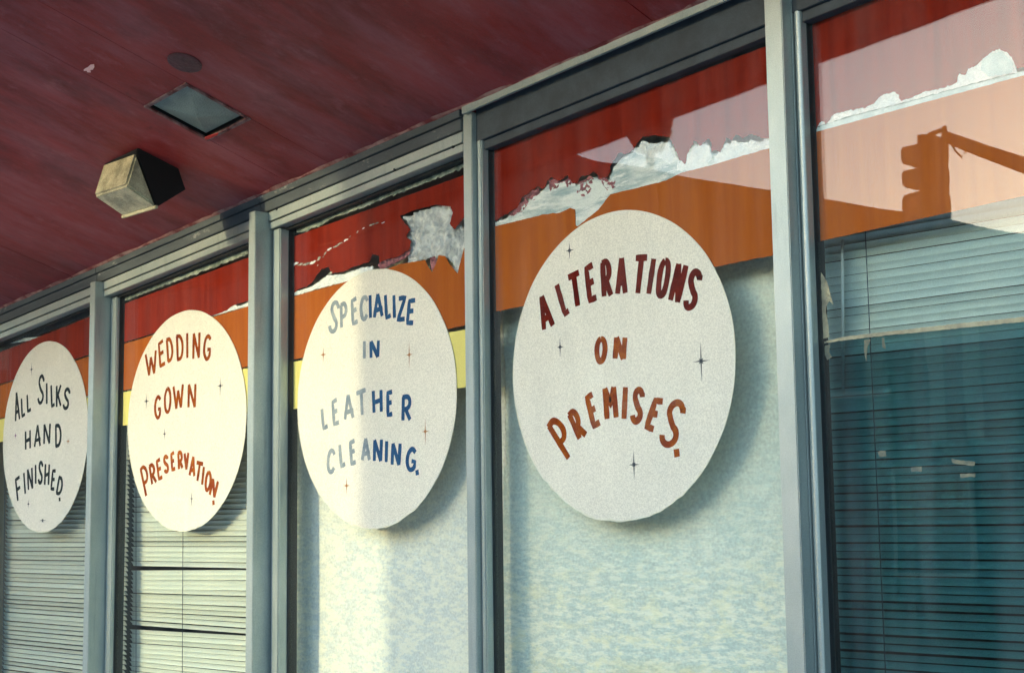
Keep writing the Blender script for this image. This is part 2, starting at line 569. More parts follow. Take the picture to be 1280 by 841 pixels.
GZ = 0.0
g = mesh_obj('ground', [(-400, -400, -0.14), (400, -400, -0.14), (400, 400, -0.14), (-400, 400, -0.14)], [(0, 1, 2, 3)], MT['ground'])
tag(g, kind='structure')
g = box('road', -120, 120, -12.0, -4.2, -0.138, -0.13, MT['asphalt'], bev=0); tag(g, kind='structure')
g = box('road_marking', -120, 120, -8.1, -7.98, -0.13, -0.126, MT['line'], bev=0); tag(g, kind='structure')
g = box('pavement', -120, 120, -4.05, 0.02, -0.13, 0.0, MT['concrete'], bev=0); tag(g, kind='structure')
g = box('kerb', -120, 120, -4.2, -4.052, -0.137, 0.004, MT['concrete'], bev=0.01); tag(g, kind='structure')
g = box('interior_floor', -9, 3, 0.32, 5.0, -0.02, 0.02, MT['floor'], bev=0); tag(g, kind='structure')
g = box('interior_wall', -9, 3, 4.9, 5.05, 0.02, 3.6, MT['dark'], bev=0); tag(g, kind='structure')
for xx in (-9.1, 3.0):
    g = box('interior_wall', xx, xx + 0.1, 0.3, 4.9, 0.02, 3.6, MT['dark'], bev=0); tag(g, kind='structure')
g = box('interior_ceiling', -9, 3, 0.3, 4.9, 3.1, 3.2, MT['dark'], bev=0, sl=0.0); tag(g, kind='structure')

# ------------------------------------------------------------------ canopy
XL, XR, YE = -5.9, 3.6, -1.22
can = empty('canopy', (-3, 0, 2.6), 'sloping canopy with weathered maroon underside above the painted shop windows', 'canopy')


def slab_part(name, x0, x1, y0, y1, d0, d1, m, parent, seed=0, nx=40, ny=24, relief=0.0012):
    """piece of the canopy between heights d0 and d1 over its underside, gently uneven below"""
    V, Fc = [], []
    for j in range(ny + 1):
        for i in range(nx + 1):
            x = x0 + (x1 - x0) * i / nx
            y = y0 + (y1 - y0) * j / ny
            k = noise.noise(Vector((x * 3, y * 2, seed))) + 0.4 * noise.noise(Vector((x * 9, y * 7, seed)))
            e = 1.0 if 0 < i < nx and 0 < j < ny else 0.0
            V.append((x, y, zs(x, y) + d0 + relief * k * e))
    n = len(V)
    for j in range(ny):
        for i in range(nx):
            a = j * (nx + 1) + i
            Fc.append((a, a + nx + 1, a + nx + 2, a + 1))
    for (x, y) in ((x0, y0), (x1, y0), (x1, y1), (x0, y1)):
        V.append((x, y, zs(x, y) + d1))
    Fc.append((n, n + 1, n + 2, n + 3))
    c = [0, nx, (ny + 1) * (nx + 1) - 1, ny * (nx + 1)]
    b0 = list(range(0, nx + 1)); b1 = [j * (nx + 1) + nx for j in range(ny + 1)]
    b2 = [ny * (nx + 1) + i for i in range(nx, -1, -1)]; b3 = [j * (nx + 1) for j in range(ny, -1, -1)]
    for k, bb in enumerate((b0, b1, b2, b3)):
        Fc.append(tuple(bb + [n + (k + 1) % 4, n + k]))
    return mesh_obj(name, V, Fc, m, parent, smooth=False)


# the recessed ceiling light sits in an opening, so the sheets are laid around it
VX0, VX1, VY0, VY1 = -3.465, -3.268, -0.516, -0.327
edges = [-5.9, -4.72, VX0, VX1, -2.1, -0.9, 0.3, 1.5, 3.6]
for a, b in zip(edges[:-1], edges[1:]):
    if a == VX0:
        slab_part('soffit_sheet', a, b, YE + 0.03, VY0, 0.0, 0.02, MT['soffit'], can, 1.0, 10, 16)
        slab_part('soffit_sheet', a, b, VY1, 0.30, 0.0, 0.02, MT['soffit'], can, 1.0, 10, 16)
    else:
        slab_part('soffit_sheet', a + 0.0012, b - 0.0012, YE + 0.03, 0.30, 0.0, 0.02, MT['soffit'], can, 1.0)
slab_part('roof_deck', XL, XR, YE + 0.02, 6.0, 0.16, 0.26, MT['roof'], can, 0, 1, 1, 0)
# fascia along the outer edge
V, Fc = [], []
for x in (XL, XR):
    for y in (YE - 0.02, YE + 0.02):
        for dz in (-0.03, 0.27):
            V.append((x, y, zs(x, YE) + dz))
mesh_obj('fascia', V, [(0, 1, 3, 2), (4, 6, 7, 5), (0, 4, 5, 1), (2, 3, 7, 6), (0, 2, 6, 4), (1, 5, 7, 3)], MT['soffit'], can)
# uneven caulk bead where the soffit meets the head frame
bm_v, bm_f = [], []
nseg = 260
for i in range(nseg + 1):
    x = -5.85 + 5.9 * i / nseg
    k = noise.noise(Vector((x * 9, 0, 3))) + 0.6 * noise.noise(Vector((x * 31, 0, 9)))
    w_ = max(0.0005, 0.002 + 0.0035 * k)
    zt = zs(x, -0.057) + 0.001
    bm_v += [(x, -0.0565, zt), (x, -0.0565, zt - 0.003 - 0.5 * w_), (x, -0.059 - w_, zt - 0.002), (x, -0.061 - 2.5 * w_, zt + 0.0015)]
for i in range(nseg):
    for k in range(3):
        a = i * 4 + k
        bm_f.append((a, a + 4, a + 5, a + 1))
mesh_obj('caulk_bead', bm_v, bm_f, MT['caulk'], can, 'ragged pale caulk line along the foot of the soffit')
# a chip of bare plaster in the soffit paint


def soff_pt(px, py, d=0.0):
    dd = Vector((px - CX, py - CY, F))
    v = Vector((AX.dot(dd), AY.dot(dd), AZ.dot(dd)))
    t = (ZC - d + AXS * CAM.x + BY * (-CAM.y - 0.05) - CAM.z) / (v.z - AXS * v.x + BY * v.y)
    return CAM + v * t


def soff_poly(name, pxs, m, parent, d=0.001, th=0.0015, label=None):
    A = [soff_pt(px, py, d + th) for px, py in pxs]
    n = len(A)
    V = A + [a + Vector((0, 0, th)) for a in A]
    tris = tessellate_polygon([[Vector((a.x, a.y, 0)) for a in A]])
    Fc = [tuple(t) for t in tris] + [tuple(i + n for i in t) for t in tris] + [(i, (i + 1) % n, (i + 1) % n + n, i + n) for i in range(n)]
    return mesh_obj(name, V, Fc, m, parent, label)


soff_poly('bare_patch', [(104.5, 88), (107, 86), (110, 84.5), (113, 81.5), (117.5, 81), (118, 84), (116, 87.5), (113, 88), (113.5, 91), (109.5, 90.8), (108, 88.8), (105, 89)],
          MT['bare'], can, 0.0012, 0.001, 'small pale chip in the maroon paint')

# round cover plate
cc = soff_pt(231, 78)
V, Fc = [], []
nrm = Vector((AXS, -BY, -1)).normalized()
uu = nrm.cross(Vector((0, 1, 0))).normalized(); ww = nrm.cross(uu)
for r_, h_ in ((0.043, 0.0), (0.043, 0.003), (0.038, 0.006), (0.012, 0.008)):
    for k in range(28):
        V.append(cc + uu * r_ * cos(2 * pi * k / 28) + ww * r_ * sin(2 * pi * k / 28) + nrm * h_)
for j in range(3):
    for k in range(28):
        Fc.append((j * 28 + k, j * 28 + (k + 1) % 28, (j + 1) * 28 + (k + 1) % 28, (j + 1) * 28 + k))
Fc.append(tuple(range(84, 112)))
o = mesh_obj('cover_plate', V, Fc, mat('painted_over_plate', (0.085, 0.022, 0.028), (0.06, 0.018, 0.022), scale=30, rough=0.6, bump=0.4, bscale=90))
tag(o, 'small round painted over cover plate on the soffit, above the recessed square light', 'cover plate')

# recessed square light
rl = empty('recessed_light', (-3.39, -0.4, 2.7), 'square recessed ceiling light with grey prismatic lens set in the maroon soffit', 'ceiling light')


def frame_ring(name, x0, x1, y0, y1, wd_, d0, d1, m, parent, label=None):
    V, Fc = [], []
    for (a, b, c, d) in ((x0, x1, y0, y0 + wd_), (x0, x1, y1 - wd_, y1), (x0, x0 + wd_, y0 + wd_, y1 - wd_), (x1 - wd_, x1, y0 + wd_, y1 - wd_)):
        n = len(V)
        for x in (a, b):
            for y in (c, d):
                for dz in (d0, d1):
                    V.append((x, y, zs(x, y) + dz))
        Fc += [tuple(i + n for i in f) for f in [(0, 1, 3, 2), (4, 6, 7, 5), (0, 4, 5, 1), (2, 3, 7, 6), (0, 2, 6, 4), (1, 5, 7, 3)]]
    return mesh_obj(name, V, Fc, m, parent, label)


frame_ring('housing', VX0 - 0.0, VX1 + 0.0, VY0 - 0.0, VY1 + 0.0, 0.004, 0.001, 0.12, MT['lamp_black'], rl)
frame_ring('rim', VX0 - 0.004, VX1 + 0.004, VY0 - 0.004, VY1 + 0.004, 0.009, -0.004, 0.0012, MT['flaky'], rl, 'thin flaking rim')
# lens: shallow pyramid of four facets
xm, ym = (VX0 + VX1) / 2, (VY0 + VY1) / 2
lv = [(x, y, zs(x, y) + 0.007) for x, y in ((VX0 + 0.010, VY0 + 0.012), (VX1 - 0.012, VY0 + 0.012), (VX1 - 0.012, VY1 - 0.012), (VX0 + 0.012, VY1 - 0.012))]
lv.append((xm, ym, zs(xm, ym) - 0.014))
lv += [(v[0], v[1], v[2] + 0.02) for v in lv[:4]]
mesh_obj('lens', lv, [(0, 1, 4), (1, 2, 4), (2, 3, 4), (3, 0, 4), (5, 8, 7, 6), (0, 5, 6, 1), (1, 6, 7, 2), (2, 7, 8, 3), (3, 8, 5, 0)], MT['lens'], rl)
soff_poly('paint_chip', [(256, 172), (260, 170.5), (266, 168.5), (273, 166.5), (272, 169), (266, 172), (259, 175), (256, 174.5)], mat('bright_red_chip', (0.5, 0.02, 0.015), rough=0.7), rl, 0.0035, 0.001, 'bright red chip of paint')

# flood lamp hanging under the soffit
fl = empty('flood_lamp', (-3.78, -0.36, 2.6), 'small black flood lamp with yellowed angular lens fixed under the soffit', 'lamp')
LX0, LX1 = -3.872, -3.69


def zso(y):
    return zs(-3.78, y) + 0.03


prism('housing', [(-0.400, 2.668), (-0.412, 2.637), (-0.345, 2.4905), (-0.253, 2.554), (-0.290, 2.632), (-0.285, 2.645)], 'x', LX0, LX1, MT['lamp_black'], fl, bev=0.002)
lens = prism('lens', [(-0.4135, 2.636), (-0.443, 2.538), (-0.3475, 2.4915)], 'x', LX0 + 0.001, LX1 - 0.001, MT['lamp_lens'], fl, bev=0.006)
box('lens_rim', LX0 - 0.003, LX1 + 0.003, -0.352, -0.343, 2.486, 2.495, MT['lamp_lens'], fl)
tube('screw', [(-3.86, -0.41, 2.652), (-3.86, -0.424, 2.652)], 0.004, MT['galv'], fl)
box('mounting_plate', LX0 + 0.02, LX1 - 0.02, -0.40, -0.29, 2.628, 2.668, MT['lamp_black'], fl)

# ------------------------------------------------------------------ shop front frame
sf = empty('storefront_frame', (-3, 0, 0), 'slate grey aluminium frame of mullions and head rails holding the shop windows', 'window frame')
# mullions: x0, x1 and depth of the front face; x0, x1 and depth of the glazing stop; kind
MUL = [(-5.494, -5.459, -0.075, -5.455, -5.420, -0.018, 0),
       (-4.5643, -4.5288, -0.075, -4.5265, -4.4868, -0.018, 0),
       (-3.6138, -3.5802, -0.092, -3.5740, -3.5350, -0.036, 0),
       (-2.7450, -2.7132, -0.045, -2.7125, -2.6925, -0.029, 1),
       (-1.8034, -1.7603, -0.062, -1.7590, -1.7389, -0.024, 2),
       (-0.868, -0.825, -0.062, -0.8237, -0.8036, -0.024, 2),
       (0.067, 0.110, -0.062, 0.1113, 0.1314, -0.024, 2)]
ZB = 0.62


def mull(x0, x1, yf, s0, s1, ys, kind):
    ztop = zs(x0) - (0.010 if kind != 0 else 0.052)
    m_ = box('mullion', x0, x1, yf, 0.03, ZB, ztop, MT['frame'], sf, bev=0.0018)
    zt_ = ztop - (0.012 if kind else 0.05)
    if kind == 2:
        # side flange with a rounded bead in front of the glass
        box('glazing_flange', x1 + 0.0004, x1 + 0.0030, yf + 0.030, 0.028, ZB, zt_, MT['frame'], m_, bev=0.0008)
        n = 10
        r_ = (s1 - s0 - 0.004) / 2
        pts = [(s0 + 0.0025, 0.028), (s0 + 0.0025, ys)]
        for k in range(n + 1):
            a = pi - pi * k / n
            pts.append((s0 + 0.0025 + r_ + r_ * cos(a), ys - 0.006 * sin(a)))
        pts.append((s0 + 0.0025 + 2 * r_, 0.028))
        prism('glazing_stop', pts, 'z', ZB, zt_, MT['frame'], m_)
    else:
        if s0 - x1 > 0.003:
            box('glazing_groove', x1 + 0.0004, s0 - 0.0004, ys + 0.006, 0.028, ZB, zt_, MT['frame_dark'], m_, bev=0)
        box('glazing_stop', max(s0, x1 + 0.0008), s1 - 0.003, ys, 0.028, ZB, zt_, MT['frame'], m_, bev=0.003)
    box('gasket', s1 - 0.0028, s1, -0.006, 0.026, ZB, zt_, MT['gasket'], m_, bev=0)
    if kind == 0:
        box('glazing_stop', x0 - 0.010, x0 - 0.0005, -0.012, 0.028, ZB, zt_, MT['frame'], m_)
    return m_


for a in MUL:
    mull(*a)


def headpiece(name, x0, x1, y0, y1, d0, d1, m, parent, bev=0.0012, label=None):
    """rail following the slope of the soffit; d measured down from the soffit line"""
    return box(name, x0, x1, y0, y1, ZC - d1, ZC - d0, m, parent, label, sl=AXS, bev=bev)


openings = []
for i in range(len(MUL) - 1):
    a, b = MUL[i], MUL[i + 1]
    x0 = a[1]
    x1 = b[0]
    openings.append((a[4], x1))
    if i <= 2:      # stepped light rail under a dark channel that runs on over the mullions
        xl = x0 - 0.034
        h = headpiece('head_rail', xl, x1 - 0.0005, -0.056, 0.03, -0.012, 0.019, MT['head'], sf)
        headpiece('rail_channel', xl, x1 - 0.0005, -0.051, 0.03, 0.0215, 0.051, MT['head'], h)
        headpiece('rail_panel', x0 + 0.0005, x1 - 0.0005, -0.047, 0.03, 0.0545, 0.081, MT['frame'], h)
        headpiece('rail_groove', x0 + 0.0005, x1 - 0.0005, -0.036, 0.03, 0.0812, 0.0850, MT['gasket'], h)
        headpiece('rail_bead', x0 + 0.0005, x1 - 0.0005, -0.045, 0.03, 0.0852, 0.104, MT['frame'], h)
        headpiece('rail_gasket', x0 + 0.0005, x1 - 0.0005, -0.014, 0.03, 0.1045, 0.112, MT['gasket'], h)
    else:           # dark colour carries the shade of the recess under a narrow front trim
        h = headpiece('head_rail', x0 - 0.02, x1 - 0.0005, -0.060, -0.050, -0.012, 0.0165, MT['frame'], sf)
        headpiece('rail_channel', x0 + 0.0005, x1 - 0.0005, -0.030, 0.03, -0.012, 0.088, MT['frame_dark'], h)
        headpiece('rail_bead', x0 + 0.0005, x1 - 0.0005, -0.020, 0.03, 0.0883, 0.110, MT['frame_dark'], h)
for px, py, yy in ((155, 318, -0.047), (493, 212, -0.047), (346, 262, -0.047), (566, 184, -0.047), (300, 268, -0.047), (60, 372, -0.047)):
    q = W(px, py, yy)
    tube('screw', [(q.x, yy - 0.0018, q.z), (q.x, yy + 0.004, q.z)], 0.0032, MT['gasket'], sf, n=8)
for i, (x0, x1) in enumerate(openings):
    box('sill', x0 - 0.02, x1 - 0.0005, -0.07, 0.06, ZB, ZB + 0.05, MT['frame'], sf)
bw = box('bulkhead_wall', -9, 3, -0.06, 0.3, 0.0, ZB - 0.002, MT['stucco'], bev=0.003)
tag(bw, 'low stucco wall beneath the shop windows', 'wall')
for (xa, xb) in ((-9, -5.442), (0.12, 3)):
    o = box('side_wall', xa, xb, -0.06, 0.3, ZB, 2.2 if xa < -6 else 2.8, MT['stucco'], bev=0.003)
    tag(o, 'plain stucco wall at the %s end of the shop front' % ('far left' if xa < -6 else 'near right'), 'wall')
ub = headpiece('lintel_wall', -9, 3, 0.032, 0.3, -0.15, 0.10, MT['teal_dark'], None, bev=0)
tag(ub, 'dark lintel wall behind the head rails above the shop windows', 'wall')

# ------------------------------------------------------------------ window panes and their painted stripes
win_labels = [
    'far left shop window with red and orange stripes behind the All Silks sign',
    'shop window with pale blind behind the Wedding Gown sign',
    'shop window with torn red stripe behind the Specialize in Leather sign',
    'wide shop window with ragged white tear behind the Alterations sign',
    'shop window reflecting the traffic light, tinted blue over its blind',
    'shop window to the right of the blue tinted one, striped with blind',
]
wins = []
for i, (x0, x1) in enumerate(openings):
    w = empty('shop_window', ((x0 + x1) / 2, 0.0, ZB), win_labels[i], 'window', 'striped windows of the shop front')
    V = []
    xa, xb = x0 + 0.002, x1 - 0.002
    za, zb_a, zb_b = ZB + 0.045, zs(xa) - 0.112, zs(xb) - 0.112
    V = [(xa, 0, za), (xb, 0, za), (xb, 0, zb_b), (xa, 0, zb_a), (xa, 0.006, za), (xb, 0.006, za), (xb, 0.006, zb_b), (xa, 0.006, zb_a)]
    # one reflecting sheet: front face only keeps the reflection single, as clean glass reads
    gp = mesh_obj('glass_pane', V, [(0, 1, 2, 3), (7, 6, 5, 4), (0, 4, 5, 1), (1, 5, 6, 2), (2, 6, 7, 3), (3, 7, 4, 0)],
                  MT['glassd'] if i >= 3 else MT['glass'], w)
    wins.append((w, xa, xb))

YP = 0.0098      # paint lies on the inside of the glass


def clampx(P, xa, xb):
    return [Vector((min(max(p[0], xa), xb), p[1])) for p in P]


def line_at(l, x):
    (xa, za), (xb, zb) = l
    return za + (zb - za) * (x - xa) / (xb - xa)


def stripe(i, name, top, bot, m, amp=0.0012, seed=0.0, label=None):
    """stripe of window i; top and bottom are lists of photo pixels, left to right"""
    w, xa, xb = wins[i]

    def fix(px):
        P = wp(px, YP)
        if len(P) == 2:
            l = P
            return [(xa, line_at(l, xa)), (xb, line_at(l, xb))]
        P = [(min(max(p[0], xa), xb), p[1]) for p in P]
        s0 = (P[1][1] - P[0][1]) / max(1e-4, P[1][0] - P[0][0])
        if P[0][0] > xa + 1e-4: P = [(xa, P[0][1])] + P
        if P[-1][0] < xb - 1e-4: P = P + [(xb, P[-1][1])]
        return P
    T, B = fix(top), fix(bot)
    P = chain(T, 0.004, min(amp, 0.001), seed) + chain(B[::-1], 0.0025 if amp > 0.002 else 0.004, amp, seed + 3)
    return outline_face(name, P, YP, m, w, label)


def patch(i, name, pxs, m, y=YP + 0.0012, amp=0.002, seed=0.0, label=None, step=0.003, f=90.0, puff=None, pf=48.0):
    w, xa, xb = wins[i]
    if puff:        # the first points of the outline, left to right, billow upward
        n_, pa = puff
        q_ = wp(pxs + [pxs[0]], y)
        P = puffs(q_[:n_], pa, seed, pf) + chain(q_[n_ - 1:], step, amp, seed, f)[1:-1]
    else:
        P = chain(wp(pxs + [pxs[0]], y), step, amp, seed, f)[:-1]
    P = [Vector((min(max(p[0], xa), xb), p[1])) for p in P]
    return outline_face(name, P, y, m, w, label)


# window 0 (far left)
stripe(0, 'red_stripe', [(0, 440), (112, 396)], [(0, 480), (112, 443)], MT['red'], seed=1)
stripe(0, 'orange_stripe', [(0, 481.5), (112, 445)], [(0, 523), (112, 494)], MT['orange'], seed=2)
stripe(0, 'yellow_stripe', [(0, 524), (112, 496)], [(0, 552), (112, 530)], MT['yellow'], seed=3)
# window 1
stripe(1, 'red_stripe', [(149, 382), (310, 322)], [(149, 429), (270, 393), (283, 388), (288, 384), (293, 381), (300, 379), (310, 376)], MT['red'], 0.001, 4)
stripe(1, 'orange_stripe', [(149, 431.5), (310, 383)], [(149, 489), (310, 458)], MT['orange'], 0.0008, 5)
stripe(1, 'yellow_stripe', [(149, 491), (310, 460)], [(149, 532), (310, 517)], MT['yellow'], 0.0008, 6)
patch(1, 'paint_flake', [(266, 395), (275, 391), (280, 383), (285, 386), (291, 378), (297, 383), (310, 378), (310, 383), (290, 388), (270, 394)], MT['primer'], seed=3)
# window 2
stripe(2, 'red_stripe', [(353, 301), (580, 219)],
       [(354, 369), (372, 362), (388, 356), (395, 345), (402, 336), (411, 334), (415, 342), (428, 340), (445, 332), (461, 328), (466, 318), (474, 320),
        (474, 328), (482, 325), (500, 320), (511, 312), (514, 302), (508, 296), (513, 287), (503, 275), (500, 270), (520, 262), (545, 256), (563, 258),
        (566, 266), (562, 280), (568, 287), (574, 280), (580, 272)], MT['red'], 0.0025, 7)
stripe(2, 'orange_stripe', [(354, 373), (429, 353), (470, 341), (500, 330), (531, 325), (535, 333), (540, 340), (545, 330), (548, 319), (556, 320), (562, 330), (572, 342), (576, 325), (580, 310)],
       [(352, 452), (580, 407)], MT['orange'], 0.0012, 8)
stripe(2, 'yellow_stripe', [(352, 455), (580, 412)], [(352, 513), (580, 484)], MT['yellow'], 0.0008, 9)
w2 = wins[2][0]
crumple('crumpled_film', [(500, 271), (520, 263), (545, 256), (563, 257), (570, 270), (574, 285), (580, 295), (582, 325), (574, 343), (566, 338), (557, 322), (548, 318), (540, 323), (531, 322), (505, 331), (514, 303), (508, 293), (513, 286)],
        0.010, MT['foil'], w2, 0.013, 48, 'crumpled pale film hanging in the torn red stripe', 2.0)
crumple('curled_flake', [(470, 332), (476, 318), (488, 308), (500, 299), (509, 298), (512, 310), (505, 322), (488, 330), (474, 338)], 0.009, MT['pink'], w2, 0.006, 60, None, 5.0)
crumple('curled_flake', [(536, 322), (543, 320), (545, 330), (549, 338), (542, 343), (538, 336)], 0.009, MT['pink'], w2, 0.004, 60, None, 6.0, 0.001)
crumple('curled_flake', [(562, 322), (572, 318), (578, 330), (577, 341), (570, 345), (566, 332)], 0.009, MT['foil'], w2, 0.006, 60, None, 7.0, 0.001)
for k, (fx, fy, fr) in enumerate(((369, 330, 5), (375, 331, 3), (383, 331, 4), (391, 329, 5), (399, 324, 5), (406, 317, 4), (412, 311, 4), (419, 307, 3), (426, 303, 3), (432, 299, 3), (438, 295, 2), (446, 290, 3), (455, 286, 2), (464, 282, 3), (472, 280, 2), (478, 279, 2), (405, 321, 2), (396, 331, 2), (420, 345, 4), (412, 340, 3))):
    patch(2, 'paint_flake', [(fx + fr * (0.9 + 0.5 * sin(k * 7.3)) * cos(a_) + 1.5 * sin(k * 3.1), fy + fr * 0.33 * sin(a_) - 0.5 * fr * cos(a_) + 1.2 * sin(k * 5.7)) for a_ in (0.2, 1.1, 1.9, 2.8, 3.9, 5.1)],
          MT['residue'] if k % 3 else MT['primer'], YP - 0.0007, 0.003, 8.0 + k)
patch(2, 'paint_flake', [(354, 372), (372, 364), (390, 358), (410, 344), (430, 343), (450, 335), (466, 333), (466, 340), (440, 350), (420, 355), (390, 363), (366, 371)], MT['primer'], seed=9, amp=0.003)
# window 3
up3 = [(612, 277), (625, 272), (647, 259.5), (652, 247), (660, 242), (671, 234), (680, 236), (684, 226), (689, 222), (697, 226), (704, 224), (710, 219), (716, 230), (721, 229),
       (725, 222), (735, 218), (742, 215), (750, 222), (760, 222), (763, 212), (766, 203), (775, 191), (785, 192), (793, 185), (802, 173), (812, 170), (825, 170), (837, 171), (841, 180),
       (848, 197), (856, 205), (858, 199), (862, 186), (868, 176), (876, 182), (885, 173), (889, 180), (889, 191), (896, 186), (900, 191), (904, 182), (908, 172), (915, 176), (921, 169), (930, 172), (940, 168), (950, 172), (959, 173), (966, 172)]
stripe(3, 'red_stripe', [(612, 188), (957, 58)], up3, MT['red'], 0.004, 10)
stripe(3, 'orange_stripe', [(613, 284), (640, 278), (680, 268), (700, 266), (713, 260), (719, 262), (719.5, 282), (722, 283), (748, 262), (757, 250), (763, 243), (800, 234), (832, 226), (852, 216), (885, 208), (925, 196), (966, 184)],
       [(612, 391), (966, 319)], MT['orange'], 0.0014, 11)
w3 = wins[3][0]
for k, o_ in enumerate(([(633, 268), (640, 262), (648, 254), (656, 247), (660, 252), (654, 262), (645, 270)], [(652, 246), (662, 240), (671, 234), (674, 244), (664, 251)],
                        [(684, 226), (692, 222), (700, 228), (694, 238), (687, 240)], [(719, 236), (724, 226), (738, 220), (742, 224), (738, 236), (730, 246), (722, 244)],
                        [(746, 218), (755, 220), (762, 228), (768, 224), (768, 234), (758, 238), (752, 230)], [(700, 227), (710, 220), (714, 228), (706, 236)])):
    crumple('curled_flake', o_, 0.0075, MT['pink'], w3, 0.004, 90, None, 10.0 + k, 0.006)
patch(3, 'paint_flake', [(617, 279), (650, 266), (656, 254), (674, 242), (684, 232), (712, 226), (720, 232), (744, 222), (760, 228), (768, 208), (778, 198), (794, 190), (804, 180), (838, 178), (848, 199), (857, 205), (866, 188), (886, 180), (892, 192), (904, 186), (916, 180), (968, 178),
                        (968, 187), (924, 199), (886, 211), (852, 219), (832, 229), (800, 237), (764, 246), (757, 254), (748, 266), (728, 284), (722, 286), (717, 276), (716, 264), (700, 268), (680, 271), (640, 280), (616, 284)],
      MT['scraped'], y=YP + 0.0016, amp=0.004, seed=12, label='scraped white undercoat below the torn red edge')
patch(3, 'paint_flake', [(790, 190), (803, 181), (836, 181), (842, 196), (838, 206), (826, 198), (806, 196)], MT['primer'], amp=0.003, seed=13, puff=(3, 0.008))
patch(3, 'paint_flake', [(846, 204), (858, 207), (862, 194), (868, 184), (884, 181), (890, 196), (884, 206), (862, 214), (846, 214)], MT['primer'], amp=0.003, seed=14, puff=(5, 0.008))
patch(3, 'paint_flake', [(893, 198), (903, 192), (908, 184), (922, 180), (968, 180), (968, 185), (926, 195), (896, 206)], MT['primer'], amp=0.002, seed=15, puff=(5, 0.011), label='fluffy edge of white primer above the tear')
# window 4
up4 = [(1017, 163), (1024, 154), (1028, 152), (1032, 156), (1042, 143), (1052, 140), (1063, 137), (1080, 136), (1092, 130), (1098, 122), (1108, 117), (1117, 115), (1124, 119), (1126, 126),
       (1135, 124), (1145, 119.5), (1160, 114), (1178, 110), (1188, 107), (1196, 103), (1199, 92), (1206, 94), (1210, 86), (1220, 82), (1226, 76), (1236, 70), (1240, 64), (1250, 61), (1258, 65), (1263, 71), (1268, 80), (1271, 86), (1284, 85), (1300, 84)]
stripe(4, 'red_stripe', [(1018, 26), (1280, -70)], up4, MT['red'], 0.003, 14)
stripe(4, 'orange_stripe', [(1017, 166), (1300, 89)], [(1019, 303), (1300, 240.5)], MT['orange'], 0.0006, 15)
patch(4, 'paint_flake', up4[:-3] + [(1272, 92), (1260, 93), (1200, 109), (1120, 131), (1060, 146), (1020, 159)], MT['primer'], amp=0.002, seed=16, puff=(len(up4) - 3, 0.007), label='cloud shaped band of white primer between red and orange')
patch(4, 'paint_flake', [(1017, 161), (1060, 147), (1120, 132), (1200, 110), (1262, 94), (1300, 84), (1300, 91), (1188, 124), (1103, 144), (1017, 167)], MT['cyan'], y=YP + 0.0008, amp=0.0012, seed=17)
patch(4, 'paint_flake', [(1228, 74), (1240, 66), (1252, 64), (1262, 74), (1268, 86), (1262, 92), (1236, 96), (1226, 88)], MT['cyan'], y=YP - 0.0006, amp=0.003, seed=18)
# tint film and the yellowed tape along its top edge
w4 = wins[4][0]
xa4, xb4 = wins[4][1], wins[4][2]
P = wp([(1028, 428), (1280, 401)], YP)
lz = lambda x: line_at(P, x)
outline_face('tint_film', [(P[0][0], ZB + 0.06), (xb4, ZB + 0.06), (xb4, lz(xb4)), (P[0][0], P[0][1])], YP + 0.0004, MT['tint'], w4, 'blue tint film over the lower glass', th=0.0003)
patch(4, 'tape_strip', [(1024, 428), (1060, 420), (1130, 412), (1200, 404), (1280, 396), (1300, 393), (1300, 400), (1240, 406), (1180, 412), (1110, 419), (1050, 426), (1026, 430)], MT['tape'], y=YP - 0.0007, amp=0.001, seed=19, label='yellowed tape strip across the glass')
crumple('torn_tape', [(1022, 336), (1029, 345), (1033, 352), (1031, 360), (1037, 366), (1041, 381), (1036, 376), (1031, 368), (1029, 380), (1033, 396), (1035, 410), (1036, 421), (1026, 424), (1024, 400), (1022, 372), (1025, 364), (1021, 352)],
        YP - 0.003, MT['tape'], w4, 0.002, 60, 'tattered strip of cream tape beside the mullion', 21.0, 0.001)
for k, pl in enumerate(([(1031, 432), (1038, 430), (1036, 440), (1040, 446), (1034, 450), (1030, 442)], [(1080, 425), (1088, 424), (1084, 434), (1083, 452), (1080, 440)], [(1102, 422), (1105, 422), (1107, 436), (1103, 434)],
                        [(1097, 564), (1107, 563), (1108, 570), (1099, 571)], [(1138, 584), (1152, 583), (1152, 589), (1139, 589)],
                        [(1189, 573), (1204, 575), (1219, 577), (1218, 582), (1200, 580), (1190, 578)], [(1200, 592), (1219, 591), (1219, 596), (1201, 597)])):
    patch(4, 'tape_scrap', pl, MT['scrap'], y=YP - 0.0008, amp=0.0012, seed=22 + k)  # small dull flecks on the glass
# window 5 (outside the photograph, same scheme)
stripe(5, 'red_stripe', [(1330, -100), (1560, -190)], [(1330, 78), (1560, 22)], MT['red'], 0.003, 34)
stripe(5, 'orange_stripe', [(1330, 80), (1560, 24)], [(1330, 232), (1560, 188)], MT['orange'], 0.0006, 35)

